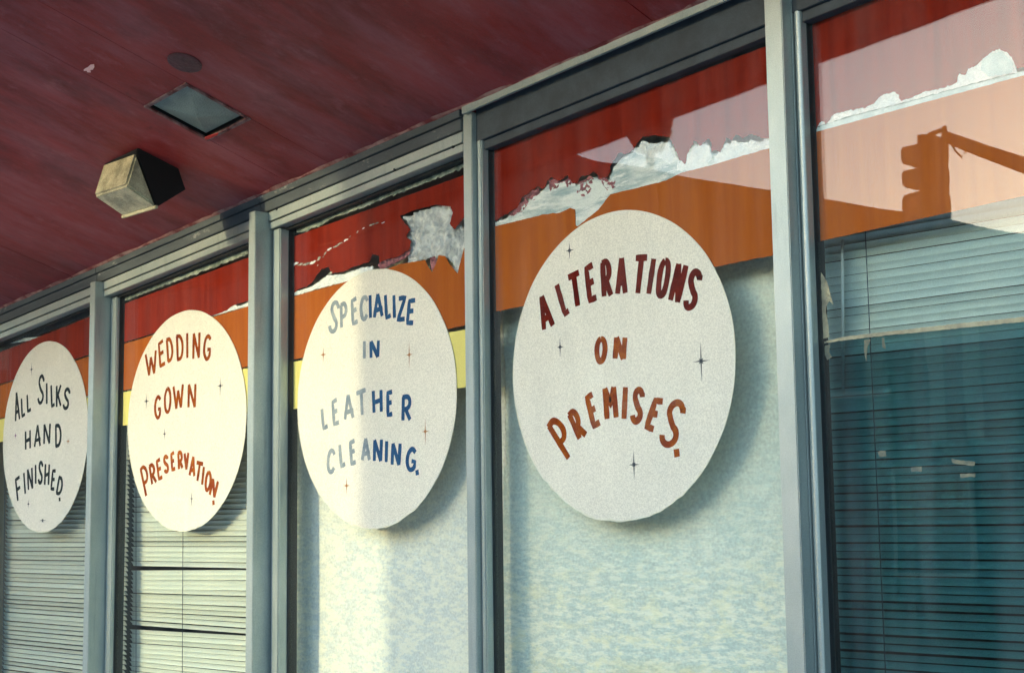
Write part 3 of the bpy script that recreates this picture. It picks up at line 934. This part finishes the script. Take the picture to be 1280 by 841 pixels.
# mottled ragged strips above the red stripes
for i, (a, b, c, d) in {0: ((0, 421), (112, 381), (112, 384), (0, 432)), 1: ((150, 362), (310, 300), (310, 318), (150, 378)), 2: ((354, 290), (580, 203), (580, 210), (354, 298))}.items():
    patch(i, 'tape_residue', [a, ((a[0] + b[0]) / 2, (a[1] + b[1]) / 2), b, c, ((c[0] + d[0]) / 2, (c[1] + d[1]) / 2), d], MT['residue'], y=YP - 0.0005, amp=0.005, seed=40 + i)
patch(1, 'tape_residue', [(151, 366), (166, 366), (235, 343), (236, 345), (210, 356), (165, 371), (151, 374)], MT['tape'], amp=0.002, seed=44)
patch(2, 'tape_residue', [(370, 283), (388, 279), (412, 268), (436, 262), (455, 252), (462, 250), (462, 254), (440, 262), (420, 270), (398, 284), (390, 284), (384, 290), (371, 290)], MT['residue'], amp=0.004, seed=45)
patch(0, 'tape_residue', [(3, 425), (46, 421), (46, 424), (3, 431)], MT['cyan'], amp=0.001, seed=46)

# ------------------------------------------------------------------ round painted signs
YD = 0.0070
LW = 0.0135


YO = []


def stroke_mesh(polys, wdt):
    """polys: list of polylines (Vector x,z) -> verts/faces of constant-ish width strokes with rounded ends"""
    V, Fc = [], []
    del YO[:]
    for pl in polys:
        pl = [Vector(p) for p in pl]
        # densify
        L_ = [pl[0]]
        for a, b in zip(pl[:-1], pl[1:]):
            n = max(1, int((b - a).length / 0.008))
            for k in range(1, n + 1):
                L_.append(a + (b - a) * (k / n))
        pl = L_
        ln = len(pl)
        base = len(V)
        YO.append((base, len(YO)))
        for i, p in enumerate(pl):
            a = pl[max(0, i - 1)]; b = pl[min(ln - 1, i + 1)]
            t = (b - a)
            t = t.normalized() if t.length > 1e-9 else Vector((1, 0))
            nn = Vector((-t.y, t.x))
            k = 0.10 * noise.noise(Vector((p.x * 45, p.y * 45, base * 0.13)))
            h = wdt * (0.5 + k * 0.6)
            if i == 0 or i == ln - 1: h *= 0.93
            V.append(p + nn * h)
            V.append(p - nn * h)
        for i in range(ln - 1):
            a = base + 2 * i
            Fc.append((a, a + 1, a + 3, a + 2))
    return V, Fc


def arc(cx, cy, rx_, ry_, a0, a1, n=14):
    return [(cx + rx_ * cos(radians(a0 + (a1 - a0) * k / n)), cy + ry_ * sin(radians(a0 + (a1 - a0) * k / n))) for k in range(n + 1)]


# letters in a unit box: u from -0.5 to 0.5, v from 0 to 1
GLY = {
    'A': [[(-.46, 0), (-.04, 1)], [(-.04, 1), (.40, 0)], [(-.32, .28), (.46, .34)]],
    'L': [[(-.42, 1), (-.40, 0), (.45, .06)]],
    'T': [[(-.5, .97), (.5, 1.0)], [(.02, .98), (-.02, 0)]],
    'E': [[(.42, 1.0), (-.36, .95), (-.36, 0), (.46, .03)], [(-.36, .5), (.34, .54)]],
    'F': [[(.42, 1.0), (-.36, .95), (-.36, 0)], [(-.36, .5), (.34, .54)]],
    'R': [[(-.40, 0), (-.40, .97)], [(-.5, .95)] + arc(-.05, .72, .42, .26, 90, -90) + [(-.36, .45)], [(-.12, .46), (.44, 0)]],
    'P': [[(-.40, 0), (-.40, .97)], [(-.5, .95)] + arc(-.05, .72, .45, .27, 90, -90) + [(-.36, .44)]],
    'I': [[(0, 0), (.02, 1)]],
    'O': [arc(0, .5, .42, .48, 100, 460, 26)],
    'N': [[(-.40, 0), (-.40, 1)], [(-.40, 1), (.38, 0)], [(.38, 0), (.42, 1)]],
    'S': [[(.46, .78), (.42, .88)] + arc(.06, .77, .36, .21, 30, 200, 12) + [(-.10, .56), (.14, .44)] + arc(.02, .23, .40, .22, 50, -170, 16)],
    'M': [[(-.40, 0), (-.42, 1)], [(-.42, 1), (0, .42), (.38, 1)], [(.38, 1), (.42, 0)]],
    'C': [[(.44, .80)] + arc(.08, .5, .48, .48, 60, 300, 20) + [(.46, .22)]],
    'Z': [[(-.42, .96), (.42, 1.0), (-.42, .02), (.46, .04)]],
    'H': [[(-.40, 0), (-.42, 1)], [(.40, 0), (.42, 1)], [(-.40, .46), (.40, .52)]],
    'G': [[(.44, .84)] + arc(.06, .5, .46, .48, 62, 318, 20) + [(.44, .42), (.06, .42)]],
    'W': [[(-.48, 1), (-.24, 0)], [(-.24, 0), (0, .78)], [(0, .78), (.24, 0)], [(.24, 0), (.48, 1)]],
    'D': [[(-.40, 0), (-.40, 1)], [(-.5, .99)] + arc(-.10, .5, .52, .48, 90, -90, 16) + [(-.48, .02)]],
    'V': [[(-.44, 1), (0, 0)], [(0, 0), (.44, 1)]],
    'K': [[(-.40, 0), (-.40, 1)], [(.42, 1), (-.34, .44)], [(-.16, .56), (.44, 0)]],
}


def sign(ext, org, sc_, text, stars, label, lw=LW, radii=None):
    """one painted disc: centre and outline from the photograph, letters measured in a crop (org, scale)"""
    xl_, xr_, yt_, yb_ = ext
    cx, cy = (xl_ + xr_) / 2, (yt_ + yb_) / 2
    pl_, pr_, pt_, pb_ = W(xl_, cy, YD), W(xr_, cy, YD), W(cx, yt_, YD), W(cx, yb_, YD)
    pc = Vector(((pl_.x + pr_.x) / 2, YD, (pt_.z + pb_.z) / 2))
    radii = ((pr_.x - pl_.x) / 2, (pt_.z - pb_.z) / 2)
    s = empty('round_sign', (pc.x, YD, pc.z), label, 'sign', 'round hand painted signs on the windows')
    rX, rZ = radii
    P = []
    for k in range(120):
        a = 2 * pi * k / 120
        j = 1 + 0.0035 * noise.noise(Vector((cos(a) * 5, sin(a) * 5, cx))) + (0.011 * noise.noise(Vector((a * 26, 1, cx))) if 3.9 < a < 5.4 else 0.0)
        P.append((pc.x + rX * cos(a) * j, pc.z + rZ * sin(a) * j))
    outline_face('disc', P, YD, MT['disc'], s, th=0.0014)
    # thin painted rim, a hand-drawn line round the edge
    V, Fc = [], []
    for k in range(120):
        a = 2 * pi * k / 120
        w_ = 0.0035 + 0.0015 * noise.noise(Vector((a * 3, 0, cx)))
        q = Vector((P[k][0] - pc.x, P[k][1] - pc.z))
        q1 = q * (1 + 0.0006)
        q2 = q * (1 - w_ / 0.34)
        V += [(pc.x + q1.x, YD - 0.0003, pc.z + q1.y), (pc.x + q2.x, YD - 0.0003, pc.z + q2.y)]
    for k in range(120):
        a, b = 2 * k, 2 * ((k + 1) % 120)
        Fc.append((a, b, b + 1, a + 1))
    mesh_obj('rim', V, Fc, MT['disc_edge'], s)
    for item in text:
        ch, (tx, ty), (bx, by), wd_, mk = item[:5]
        slant = item[5] if len(item) > 5 else 0.0
        T = W(org[0] + tx / sc_, org[1] + ty / sc_, YD)
        B = W(org[0] + bx / sc_, org[1] + by / sc_, YD)
        mx_, my_ = (tx + bx) / 2, (ty + by) / 2
        Wl = W(org[0] + (mx_ - wd_ / 2) / sc_, org[1] + my_ / sc_, YD)
        Wr = W(org[0] + (mx_ + wd_ / 2) / sc_, org[1] + my_ / sc_, YD)
        b2, t2 = Vector((B.x, B.z)), Vector((T.x, T.z))
        vv = t2 - b2
        width = (Wr.x - Wl.x)
        if ch == '.':
            bm_pts = [[(b2.x - lw * .5, b2.y), (b2.x + lw * .5, b2.y + 0.002)]]
            V, Fc = stroke_mesh([[Vector(p) for p in bm_pts[0]]], lw * 1.15)
        else:
            n1 = Vector((vv.y, -vv.x)).normalized()
            n1 = (n1 + Vector((1, 0)) * 0.25).normalized() if abs(n1.y) > 0.25 and len(item) <= 6 else n1
            hw = lw * 0.5
            w_in = max(0.004, (width - lw) * (1.42 if lw > 0.014 else 1.28))
            vh = vv.length
            vin = (vh - lw) / vh
            polys = []
            for pl in GLY[ch]:
                q = []
                for (u, v) in pl:
                    p = b2 + vv * (hw / vh + v * vin) + n1 * (u * w_in)
                    p += Vector((noise.noise(Vector((u * 2, v * 2, tx * .37))), noise.noise(Vector((u * 2, v * 2, ty * .71 + 9))))) * 0.0018
                    q.append(p)
                polys.append(q)
            V, Fc = stroke_mesh(polys, lw)
        yy = YD - 0.0004
        n = len(V)
        starts = [b_ for b_, _ in YO]
        VV = [(p.x, yy + 0.00016 - 0.00005 * sum(1 for b_ in starts if b_ <= q_), p.y) for q_, p in enumerate(V)]
        mesh_obj('letter' if ch != '.' else 'full_stop', VV, Fc, MT[mk], s)
    for st in stars:
        (sx, sy), vh, hh, mk = st[:4]
        c = W(org[0] + sx / sc_, org[1] + sy / sc_, YD)
        t_ = W(org[0] + sx / sc_, org[1] + (sy - vh) / sc_, YD)
        l_ = W(org[0] + (sx + hh) / sc_, org[1] + sy / sc_, YD)
        rv = abs(t_.z - c.z); rh = abs(l_.x - c.x)
        V = []
        pts = []
        arms = [(0, rh), (45, 0.35 * rh), (90, rv), (135, 0.35 * rh), (180, rh * 0.9), (225, 0.35 * rh), (270, rv * 1.05), (315, 0.35 * rh)]
        for a, r in arms:
            pts.append((c.x + r * cos(radians(a)), c.z + r * sin(radians(a))))
            pts.append((c.x + 0.0042 * cos(radians(a + 22.5)), c.z + 0.0042 * sin(radians(a + 22.5))))
        V = [(c.x, YD - 0.0006, c.z)] + [(p[0], YD - 0.0006, p[1]) for p in pts]
        Fc = [(0, 1 + k, 1 + (k + 1) % 16) for k in range(16)]
        mesh_obj('star', V, Fc, MT[mk], s)
    return s


R, U, O_, B_, Q, K_ = 'l_red', 'l_rust', 'l_ochre', 'l_blue', 'l_pale', 'l_black'
sign((4, 110, 427, 665), (0, 420), 3.365, [
    ('A', (70, 230), (75, 360), 22, K_), ('L', (96, 252), (99, 342), 18, K_), ('L', (121, 236), (124, 321), 19, K_),
    ('S', (175, 158), (168, 290), 27, K_), ('I', (197, 190), (197, 292), 8, K_), ('L', (221, 197), (224, 301), 18, K_), ('K', (247, 200), (247, 303), 24, K_), ('S', (284, 213), (274, 312), 27, K_),
    ('H', (117, 390), (118, 482), 25, K_), ('A', (160, 367), (158, 470), 28, K_), ('N', (199, 362), (197, 460), 29, K_), ('D', (245, 365), (246, 470), 26, K_),
    ('F', (73, 588), (84, 695), 24, K_), ('I', (100, 568), (107, 670), 8, K_), ('N', (125, 549), (129, 650), 24, K_), ('I', (150, 533), (151, 628), 8, K_), ('S', (172, 521), (168, 625), 21, K_),
    ('H', (200, 530), (196, 632), 22, K_), ('E', (229, 556), (220, 650), 20, K_), ('D', (259, 588), (245, 672), 24, K_), ('.', (251, 684), (251, 687), 6, K_)],
    [((133, 140), 34, 8, 's_dark'), ((66, 418), 14, 6, 's_purple'), ((287, 442), 14, 8, 's_orange'), ((120, 705), 20, 6, 's_dark'), ((180, 775), 10, 16, 's_dark')],
    'white round window sign lettered All Silks Hand Finished in black', lw=0.0128)
sign((160, 308, 388, 664), (160, 380), 2.9, [
    ('W', (82, 168), (86, 262), 37, U), ('E', (118, 130), (126, 228), 24, U), ('D', (149, 118), (155, 212), 24, U), ('D', (186, 106), (190, 207), 26, U), ('I', (215, 98), (215, 202), 8, U), ('N', (249, 97), (247, 204), 28, U), ('G', (290, 107), (284, 209), 29, U),
    ('G', (108, 328), (107, 421), 25, U), ('O', (145, 298), (143, 400), 27, U), ('W', (182, 288), (184, 384), 36, U), ('N', (233, 283), (231, 381), 30, U),
    ('P', (53, 583), (76, 695), 25, U), ('R', (84, 574), (96, 655), 22, U), ('E', (109, 557), (119, 638), 20, O_), ('S', (135, 544), (140, 615), 20, O_), ('E', (161, 532), (166, 606), 18, O_), ('R', (188, 528), (192, 603), 20, O_),
    ('V', (212, 532), (212, 606), 20, O_), ('A', (238, 546), (232, 630), 24, O_), ('T', (262, 568), (251, 648), 27, U), ('I', (276, 582), (268, 662), 8, U), ('O', (296, 600), (286, 683), 24, O_), ('N', (319, 630), (303, 702), 26, O_), ('.', (310, 717), (310, 720), 6, O_)],
    [((67, 352), 30, 11, 's_dark'), ((335, 296), 34, 12, 's_dark'), ((133, 470), 22, 6, 's_dark'), ((231, 705), 28, 4, 's_dark')],
    'white round window sign lettered Wedding Gown Preservation in rust', lw=0.0128)
sign((372, 571, 336, 661), (320, 320), 2.337, [
    ('S', (232, 127), (222, 228), 28, Q), ('P', (256, 132), (257, 214), 22, Q), ('E', (286, 119), (290, 201), 22, Q), ('C', (317, 112), (314, 192), 25, Q), ('I', (333, 108), (335, 188), 8, B_), ('A', (357, 104), (358, 184), 30, B_), ('L', (385, 106), (388, 186), 21, B_),
    ('I', (403, 108), (405, 188), 8, B_), ('Z', (427, 114), (424, 194), 27, B_), ('E', (457, 121), (449, 203), 26, B_),
    ('I', (317, 243), (317, 305), 8, Q), ('N', (347, 241), (346, 303), 29, B_),
    ('L', (199, 438), (204, 508), 20, Q), ('E', (229, 414), (235, 496), 22, Q), ('A', (270, 399), (273, 481), 30, Q), ('T', (306, 388), (311, 471), 30, Q), ('H', (354, 385), (356, 462), 30, B_), ('E', (391, 389), (391, 471), 22, B_), ('R', (441, 401), (439, 486), 29, B_),
    ('C', (221, 560), (217, 638), 25, Q), ('L', (250, 543), (255, 618), 19, Q), ('E', (281, 533), (285, 611), 21, Q), ('A', (322, 525), (322, 603), 28, Q), ('N', (357, 529), (355, 606), 28, B_), ('I', (382, 533), (380, 609), 8, B_), ('N', (411, 539), (408, 617), 29, B_), ('G', (456, 555), (450, 632), 30, B_),
    ('.', (471, 630), (471, 633), 8, B_)],
    [((197, 288), 24, 9, 's_orange'), ((448, 288), 40, 11, 's_orange'), ((495, 512), 40, 11, 's_orange'), ((265, 670), 26, 10, 's_orange')],
    'white round window sign lettered Specialize in Leather Cleaning in blue', lw=0.0130)
sign((641, 920, 262, 652), (620, 250), 4.0, [
    ('A', (226, 466), (268, 652), 60, R, 1), ('L', (310, 402), (360, 580), 42, R, 1), ('T', (386, 356), (412, 546), 64, R), ('E', (464, 314), (487, 514), 54, R), ('R', (548, 288), (558, 496), 54, R), ('A', (630, 272), (628, 484), 58, R), ('T', (729, 268), (708, 484), 68, R),
    ('I', (792, 276), (761, 487), 12, R), ('O', (853, 283), (820, 498), 62, R), ('N', (937, 305), (887, 524), 60, R), ('S', (1004, 338), (960, 557), 66, R),
    ('O', (530, 676), (520, 826), 60, U), ('N', (625, 668), (615, 812), 62, U),
    ('P', (273, 1092), (392, 1282), 66, U, 1), ('R', (372, 1044), (440, 1198), 52, U, 1), ('E', (463, 960), (507, 1138), 52, U), ('M', (567, 920), (579, 1108), 66, U), ('I', (650, 917), (641, 1111), 12, U), ('S', (716, 928), (696, 1125), 62, U), ('E', (822, 984), (762, 1156), 60, U, 1),
    ('S', (912, 990), (846, 1240), 88, U), ('.', (904, 1262), (904, 1266), 8, U)],
    [((368, 253), 46, 22, 's_dark'), ((321, 735), 50, 18, 's_dark'), ((1026, 805), 100, 46, 's_dark'), ((690, 1322), 76, 30, 's_dark')],
    'large white round window sign lettered Alterations on Premises in red', lw=0.0158)

# ------------------------------------------------------------------ blinds
def blind(i, z_top, z_bot, yb, m, label, pitch=0.0160, gaps=(), wand_px=None, cord_px=(), tilt=55):
    w, xa, xb = wins[i]
    xa, xb = xa - (0.045 if i > 2 else 0.038), xb + 0.01
    bl = empty('venetian_blind', ((xa + xb) / 2, yb, z_top), label, 'blind')
    h = 0.0166 if i > 2 else 0.0179
    t = radians(tilt)
    V = []
    nx = 8
    prof = []
    for k in range(5):
        s = (k / 4 - 0.5) * h
        cam_ = 0.0016 * (1 - (2 * k / 4 - 1) ** 2)
        prof.append((-s * cos(t) * -1 - cam_ * sin(t), s * sin(t) + cam_ * cos(t) * 0.2))
    for j in range(nx + 1):
        x = xa - (xa + xb) / 2 + (xb - xa) * j / nx
        for (dy, dz) in prof:
            V.append((x, -dy * 1.0, dz))
    Fc = []
    for j in range(nx):
        for k in range(4):
            a = j * 5 + k
            Fc.append((a, a + 5, a + 6, a + 1))
    me = bpy.data.meshes.new('slat')
    me.from_pydata(V, [], Fc)
    me.polygons.foreach_set('use_smooth', [True] * len(me.polygons))
    me.materials.append(m)
    n = int((z_top - z_bot) / pitch)
    xc = (xa + xb) / 2
    ln = xb - xa
    for k in range(n):
        z = z_top - 0.03 - k * pitch
        o = bpy.data.objects.new('slat', me)
        COL.objects.link(o)
        o.parent = bl
        rot = random.uniform(-0.0018, 0.0018)
        dz = random.uniform(-0.0007, 0.0007)
        for gz, gh in gaps:
            d = gz - z
            if 0 <= d < 10 * pitch:
                rot += gh / ln * (1 - d / (10 * pitch)) * 0.9
                dz -= gh * 0.42 * (1 - d / (10 * pitch))
        o.location = (0, random.uniform(-0.0008, 0.0008), z + dz - z_top)
        o.rotation_euler = (radians(random.uniform(-7, 7)), -rot, 0)
    box('head_box', xa, xb, yb - 0.014, yb + 0.014, z_top - 0.014, z_top + 0.014, m, bl)
    box('bottom_rail', xa, xb, yb - 0.008, yb + 0.008, z_top - 0.03 - n * pitch - 0.012, z_top - 0.03 - n * pitch, m, bl)
    for (p0, p1) in cord_px:
        a, b = W(*p0, yb - 0.013), W(*p1, yb - 0.013)
        dx = (b.x - a.x) / (b.z - a.z)
        tube('cord', [(a.x + dx * (z - a.z), yb - 0.013, z) for z in (z_top - 0.02, (z_top + z_bot) / 2, z_bot)], 0.0011, MT['cord'], bl, n=5)
    for (p0, p1) in (wand_px or ()):
        a, b = W(*p0, yb - 0.018), W(*p1, yb - 0.018)
        tube('wand', [a, b], 0.0032, MT['wand'], bl, n=6)
    return bl


blind(0, 2.33, 0.70, 0.075, MT['slat'], 'grey green mini blind in the far left window behind the black lettered sign', cord_px=(((7, 500), (4, 800)),))
blind(1, 2.38, 0.70, 0.075, MT['slat'], 'pale mini blind with two sagging gaps behind the Wedding Gown sign', gaps=((W(150, 708, .075).z, 0.017), (W(150, 779, .075).z, 0.014)),
      cord_px=(((229, 600), (228, 800)), ((170, 600), (170, 800))))
blind(4, 2.52, 0.70, 0.085, MT['slat2'], 'slatted blind behind blue tinted glass at the right edge of the photo', pitch=0.0163, wand_px=[((1053, 300), (1054, 492))], cord_px=(((1083, 320), (1107, 841)),), tilt=56)
blind(5, 2.58, 0.70, 0.085, MT['slat2'], 'slatted blind in the plain striped window beyond the right edge', pitch=0.0163, tilt=56)

# ------------------------------------------------------------------ panels leaning behind the glass
YB = 0.082


def backing(i, pxl, m, label, z0=0.70):
    w, xa, xb = wins[i]
    a, b = W(*pxl[0], YB), W(*pxl[1], YB)
    dx = (b.x - a.x) / (b.z - a.z)
    zt = zs(xa) - 0.13
    nx, nz = 40, 70
    V, Fc = [], []
    for j in range(nz + 1):
        z = z0 + (zt - z0) * j / nz
        xl = a.x + dx * (z - a.z)
        for k in range(nx + 1):
            x = xl + (xb + 0.01 - xl) * k / nx
            q = noise.noise(Vector((x * 2.2, z * 1.7, i))) * 0.006 + noise.noise(Vector((x * 9, z * 12, i))) * 0.0015
            V.append((x, YB + q, z))
    for j in range(nz):
        for k in range(nx):
            a_ = j * (nx + 1) + k
            Fc.append((a_, a_ + 1, a_ + nx + 2, a_ + nx + 1))
    n = len(V)
    V += [(v[0], v[1] + 0.004, v[2]) for v in V[:n]]
    Fc += [tuple(q + n for q in reversed(f)) for f in Fc]
    rim = [k for k in range(nx + 1)] + [j * (nx + 1) + nx for j in range(1, nz + 1)] + [nz * (nx + 1) + k for k in range(nx - 1, -1, -1)] + [j * (nx + 1) for j in range(nz - 1, 0, -1)]
    for q in range(len(rim)):
        a_, b_ = rim[q], rim[(q + 1) % len(rim)]
        Fc.append((a_, b_, b_ + n, a_ + n))
    o = mesh_obj('backing_panel', V, Fc, m, None, smooth=True)
    return tag(o, label, 'panel')


backing(2, ((371, 560), (356, 841)), MT['panel2'], 'rough whitewashed panel with slanting left edge behind the blue lettered sign')
backing(3, ((629, 560), (629, 841)), MT['panel'], 'mottled pale green plastered panel behind the Alterations sign')

# ------------------------------------------------------------------ across the street
def wall_with_windows(name, poly, y0, y1, m, parent, label=None):
    return prism(name, poly, 'y', y0, y1, m, parent, label)


# building A: sloping roofline seen mirrored in the glass, ends left of the gap
DA = 13.6
pA = [MIR(p[0], p[1], DA) for p in ((700, 165), (957, 236), (1180, 270), (1280, 292))]
xe = -4.50 - DA * tan(SUN_AZ)
a0, a3 = pA[1], pA[3]
slope = (a3.z - a0.z) / (a3.x - a0.x)


def zr(x):
    return a0.z + slope * (x - a0.x)


ba = empty('opposite_building', (-9, -DA, 0), 'dark brick building across the street with a long sloping roofline', 'building')
xl_ = -28.5
xe2 = xe - 3.3 * tan(SUN_AZ)      # end wall shaped askew, along the sun's path, to keep the sun patch clear
V = [(x, y, z) for (x, y) in ((xl_, -DA), (xe, -DA), (xe2, -DA - 3.0), (xl_, -DA - 3.0)) for z in (-0.12, zr(x) - 0.12)]
mesh_obj('wall', V, [(0, 2, 3, 1), (2, 4, 5, 3), (4, 6, 7, 5), (6, 0, 1, 7), (1, 3, 5, 7), (0, 6, 4, 2)], MT['brick'], ba)
V = [(x, y, zr(x) + dz) for (x, y) in ((xl_ - 0.2, -DA), (xl_ - 0.2, -DA - 3.1), (xe, -DA), (xe2, -DA - 3.1)) for dz in (-0.118, 0.0)]
mesh_obj('roof', V, [(0, 1, 3, 2), (4, 6, 7, 5), (0, 4, 5, 1), (2, 3, 7, 6), (0, 2, 6, 4), (1, 5, 7, 3)], MT['roof'], ba)
for k, x in enumerate((-26.5, -23.0, -19.5, -16.0, -12.5, -9.6)):
    f = box('window', x - 0.55, x + 0.55, -DA + 0.002, -DA + 0.05, 0.9, 2.2, MT['hdr'], ba, bev=0.01)
    box('pane', x - 0.48, x + 0.48, -DA + 0.052, -DA + 0.06, 0.97, 2.13, MT['dkglass'], f, bev=0)
for k, (x, w_, h_, z_) in enumerate(((-9.0, 0.10, 1.5, 2.5), (-9.5, 0.10, 1.5, 2.5), (-10.6, 0.5, 0.08, 3.1), (-11.6, 0.14, 1.2, 2.6), (-13.6, 0.9, 0.10, 3.2), (-15.0, 0.12, 1.4, 2.6))):
    box('trim_board', x - w_, x + w_, -DA + 0.002, -DA + 0.04, z_, z_ + h_, MT['hdr'], ba, bev=0)  # pale boards added to show as faint bars mirrored in the glass
# building C: further left, flat roof with two openings to the sky
bc = empty('far_building', (-24, -DA, 0), 'low dark building further left across the street with gaps between its upper piers', 'building')


def mx(px, py):
    return MIR(px, py, DA)


q = [mx(px, 385).x for px in (36, 43, 73, 83, 105, 112)]
zlo = mx(94, 452).z
zhi = mx(94, 373).z
box('wall', q[0] - 9, q[5] + 1.5, -DA - 6, -DA, -0.12, zlo, MT['brick'], bc, bev=0)
box('pier', q[0] - 9, q[1], -DA - 0.6, -DA, zlo + 0.002, zhi, MT['brick'], bc, bev=0)
box('pier', q[2], q[3], -DA - 0.6, -DA, zlo + 0.002, zhi, MT['brick'], bc, bev=0)
box('pier', q[4], q[5] + 1.5, -DA - 0.6, -DA, zlo + 0.002, zhi, MT['brick'], bc, bev=0)
box('roof', q[0] - 9.2, q[5] + 1.7, -DA - 1.2, -DA + 0.3, zhi + 0.002, zhi + 0.5, MT['roof'], bc, bev=0)
# building B: unseen, added right of the gap to shade the right-hand windows
bb = empty('right_building', (2, -DA, 0), 'flat roofed stucco building across the street right of the sunny gap', 'building')
xg = -3.19 - DA * tan(SUN_AZ)
box('wall', xg, 16, -DA - 8, -DA, -0.12, 5.0, MT['stucco'], bb, bev=0)
box('parapet', xg, 16.1, -DA - 8.1, -DA, 5.002, 5.15, MT['roof'], bb, bev=0)
for x in (-1.6, 1.2, 4.0, 6.8):
    f = box('window', x - 0.7, x + 0.7, -DA + 0.002, -DA + 0.05, 0.9, 2.5, MT['hdr'], bb, bev=0.01)
    box('pane', x - 0.62, x + 0.62, -DA + 0.052, -DA + 0.06, 0.98, 2.42, MT['dkglass'], f, bev=0)

# traffic light across the junction, seen mirrored in the tinted window
DT = 12.4
tl = empty('traffic_light', (MIR(1181, 500, DT).x, -DT, -0.1), 'traffic light on a mast arm across the street, mirrored in the right window', 'traffic light')


def T(px, py, dy=0.0):
    return MIR(px, py, DT + dy)


def mir_prism(name, pxs, depth, m, parent, dy=0.0):
    a = [T(px, py, dy) for px, py in pxs]
    n = len(a)
    V = a + [p + Vector((0, -depth, 0)) for p in a]
    tris = tessellate_polygon([[Vector((p.x, p.z, 0)) for p in a]])
    Fc = [tuple(t) for t in tris] + [tuple(i + n for i in reversed(t)) for t in tris] + [(i, (i + 1) % n, (i + 1) % n + n, i + n) for i in range(n)]
    return mesh_obj(name, V, Fc, m, parent)


body = mir_prism('signal_head', [(1145, 170), (1147, 168), (1164, 167), (1168, 172), (1169, 190), (1168, 203), (1170, 208), (1170, 225), (1169, 238), (1171, 244), (1171, 262), (1170, 284), (1146, 284)], 0.32, MT['metal_dark'], tl)
for y0 in (180, 210, 241):
    mir_prism('visor', [(1145, y0 - 1), (1126, y0 + 4), (1123.5, y0 + 9), (1124, y0 + 22), (1127, y0 + 25), (1145, y0 + 20)], 0.26, MT['metal_dark'], tl, 0.03)
tube('hanger', [T(1180, 158, .1), T(1181, 284, .1)], 0.03, MT['metal_dark'], tl)
tube('bracket', [T(1160, 168, .1), T(1175, 163, .1), T(1183, 166, .1)], 0.025, MT['metal_dark'], tl)
tube('mast_arm', [T(1180, 170, .1), T(1215, 183, .1), T(1280, 205, .1), T(1420, 250, .1)], [0.06, 0.07, 0.08, 0.09], MT['metal_dark'], tl)
pb = T(1420, 250, .1)
tube('pole', [(pb.x, pb.y, -0.13), (pb.x, pb.y, pb.z + 0.3)], 0.10, MT['metal_dark'], tl)
tube('cable', [T(1183, 176, .1), T(1190, 178, .1), T(1196, 188, .1), T(1204, 196, .1), T(1209, 190, .1), T(1207, 184, .1)], 0.012, MT['metal_dark'], tl)

# street lamp with a hooded lantern, mirrored high in the Alterations window
DL = 6.9
sl = empty('street_lamp', (MIR(812, 400, DL).x, -DL, -0.13), 'hooded street lamp across the road, mirrored above the Alterations sign', 'street lamp')
cL = MIR(812, 150, DL)
kpx = abs(MIR(845, 150, DL).x - cL.x) / 33.0
prof = [(0.9, 196), (0.8, 168), (25, 167), (31, 160), (33, 150), (29, 142), (18, 132), (6, 122), (1, 118)]
V, Fc = [], []
for r_, py in prof:
    z = MIR(812, py, DL).z
    for k in range(24):
        V.append((cL.x + r_ * kpx * 0.74 * cos(2 * pi * k / 24), -DL + r_ * kpx * 0.74 * sin(2 * pi * k / 24), z))
for j in range(len(prof) - 1):
    for k in range(24):
        Fc.append((j * 24 + k, j * 24 + (k + 1) % 24, (j + 1) * 24 + (k + 1) % 24, (j + 1) * 24 + k))
mesh_obj('hood', V, Fc, MT['metal_dark'], sl, smooth=True)
zt = MIR(812, 167, DL).z
tube('lantern', [(cL.x, -DL, zt), (cL.x, -DL, MIR(812, 188, DL).z)], [0.20, 0.12], MT['metal_dark'], sl, n=16)
tube('pole', [(cL.x, -DL, -0.13), (cL.x, -DL, 1.0), (cL.x, -DL, MIR(812, 187, DL).z)], [0.07, 0.05, 0.04], MT['metal_dark'], sl, n=12)
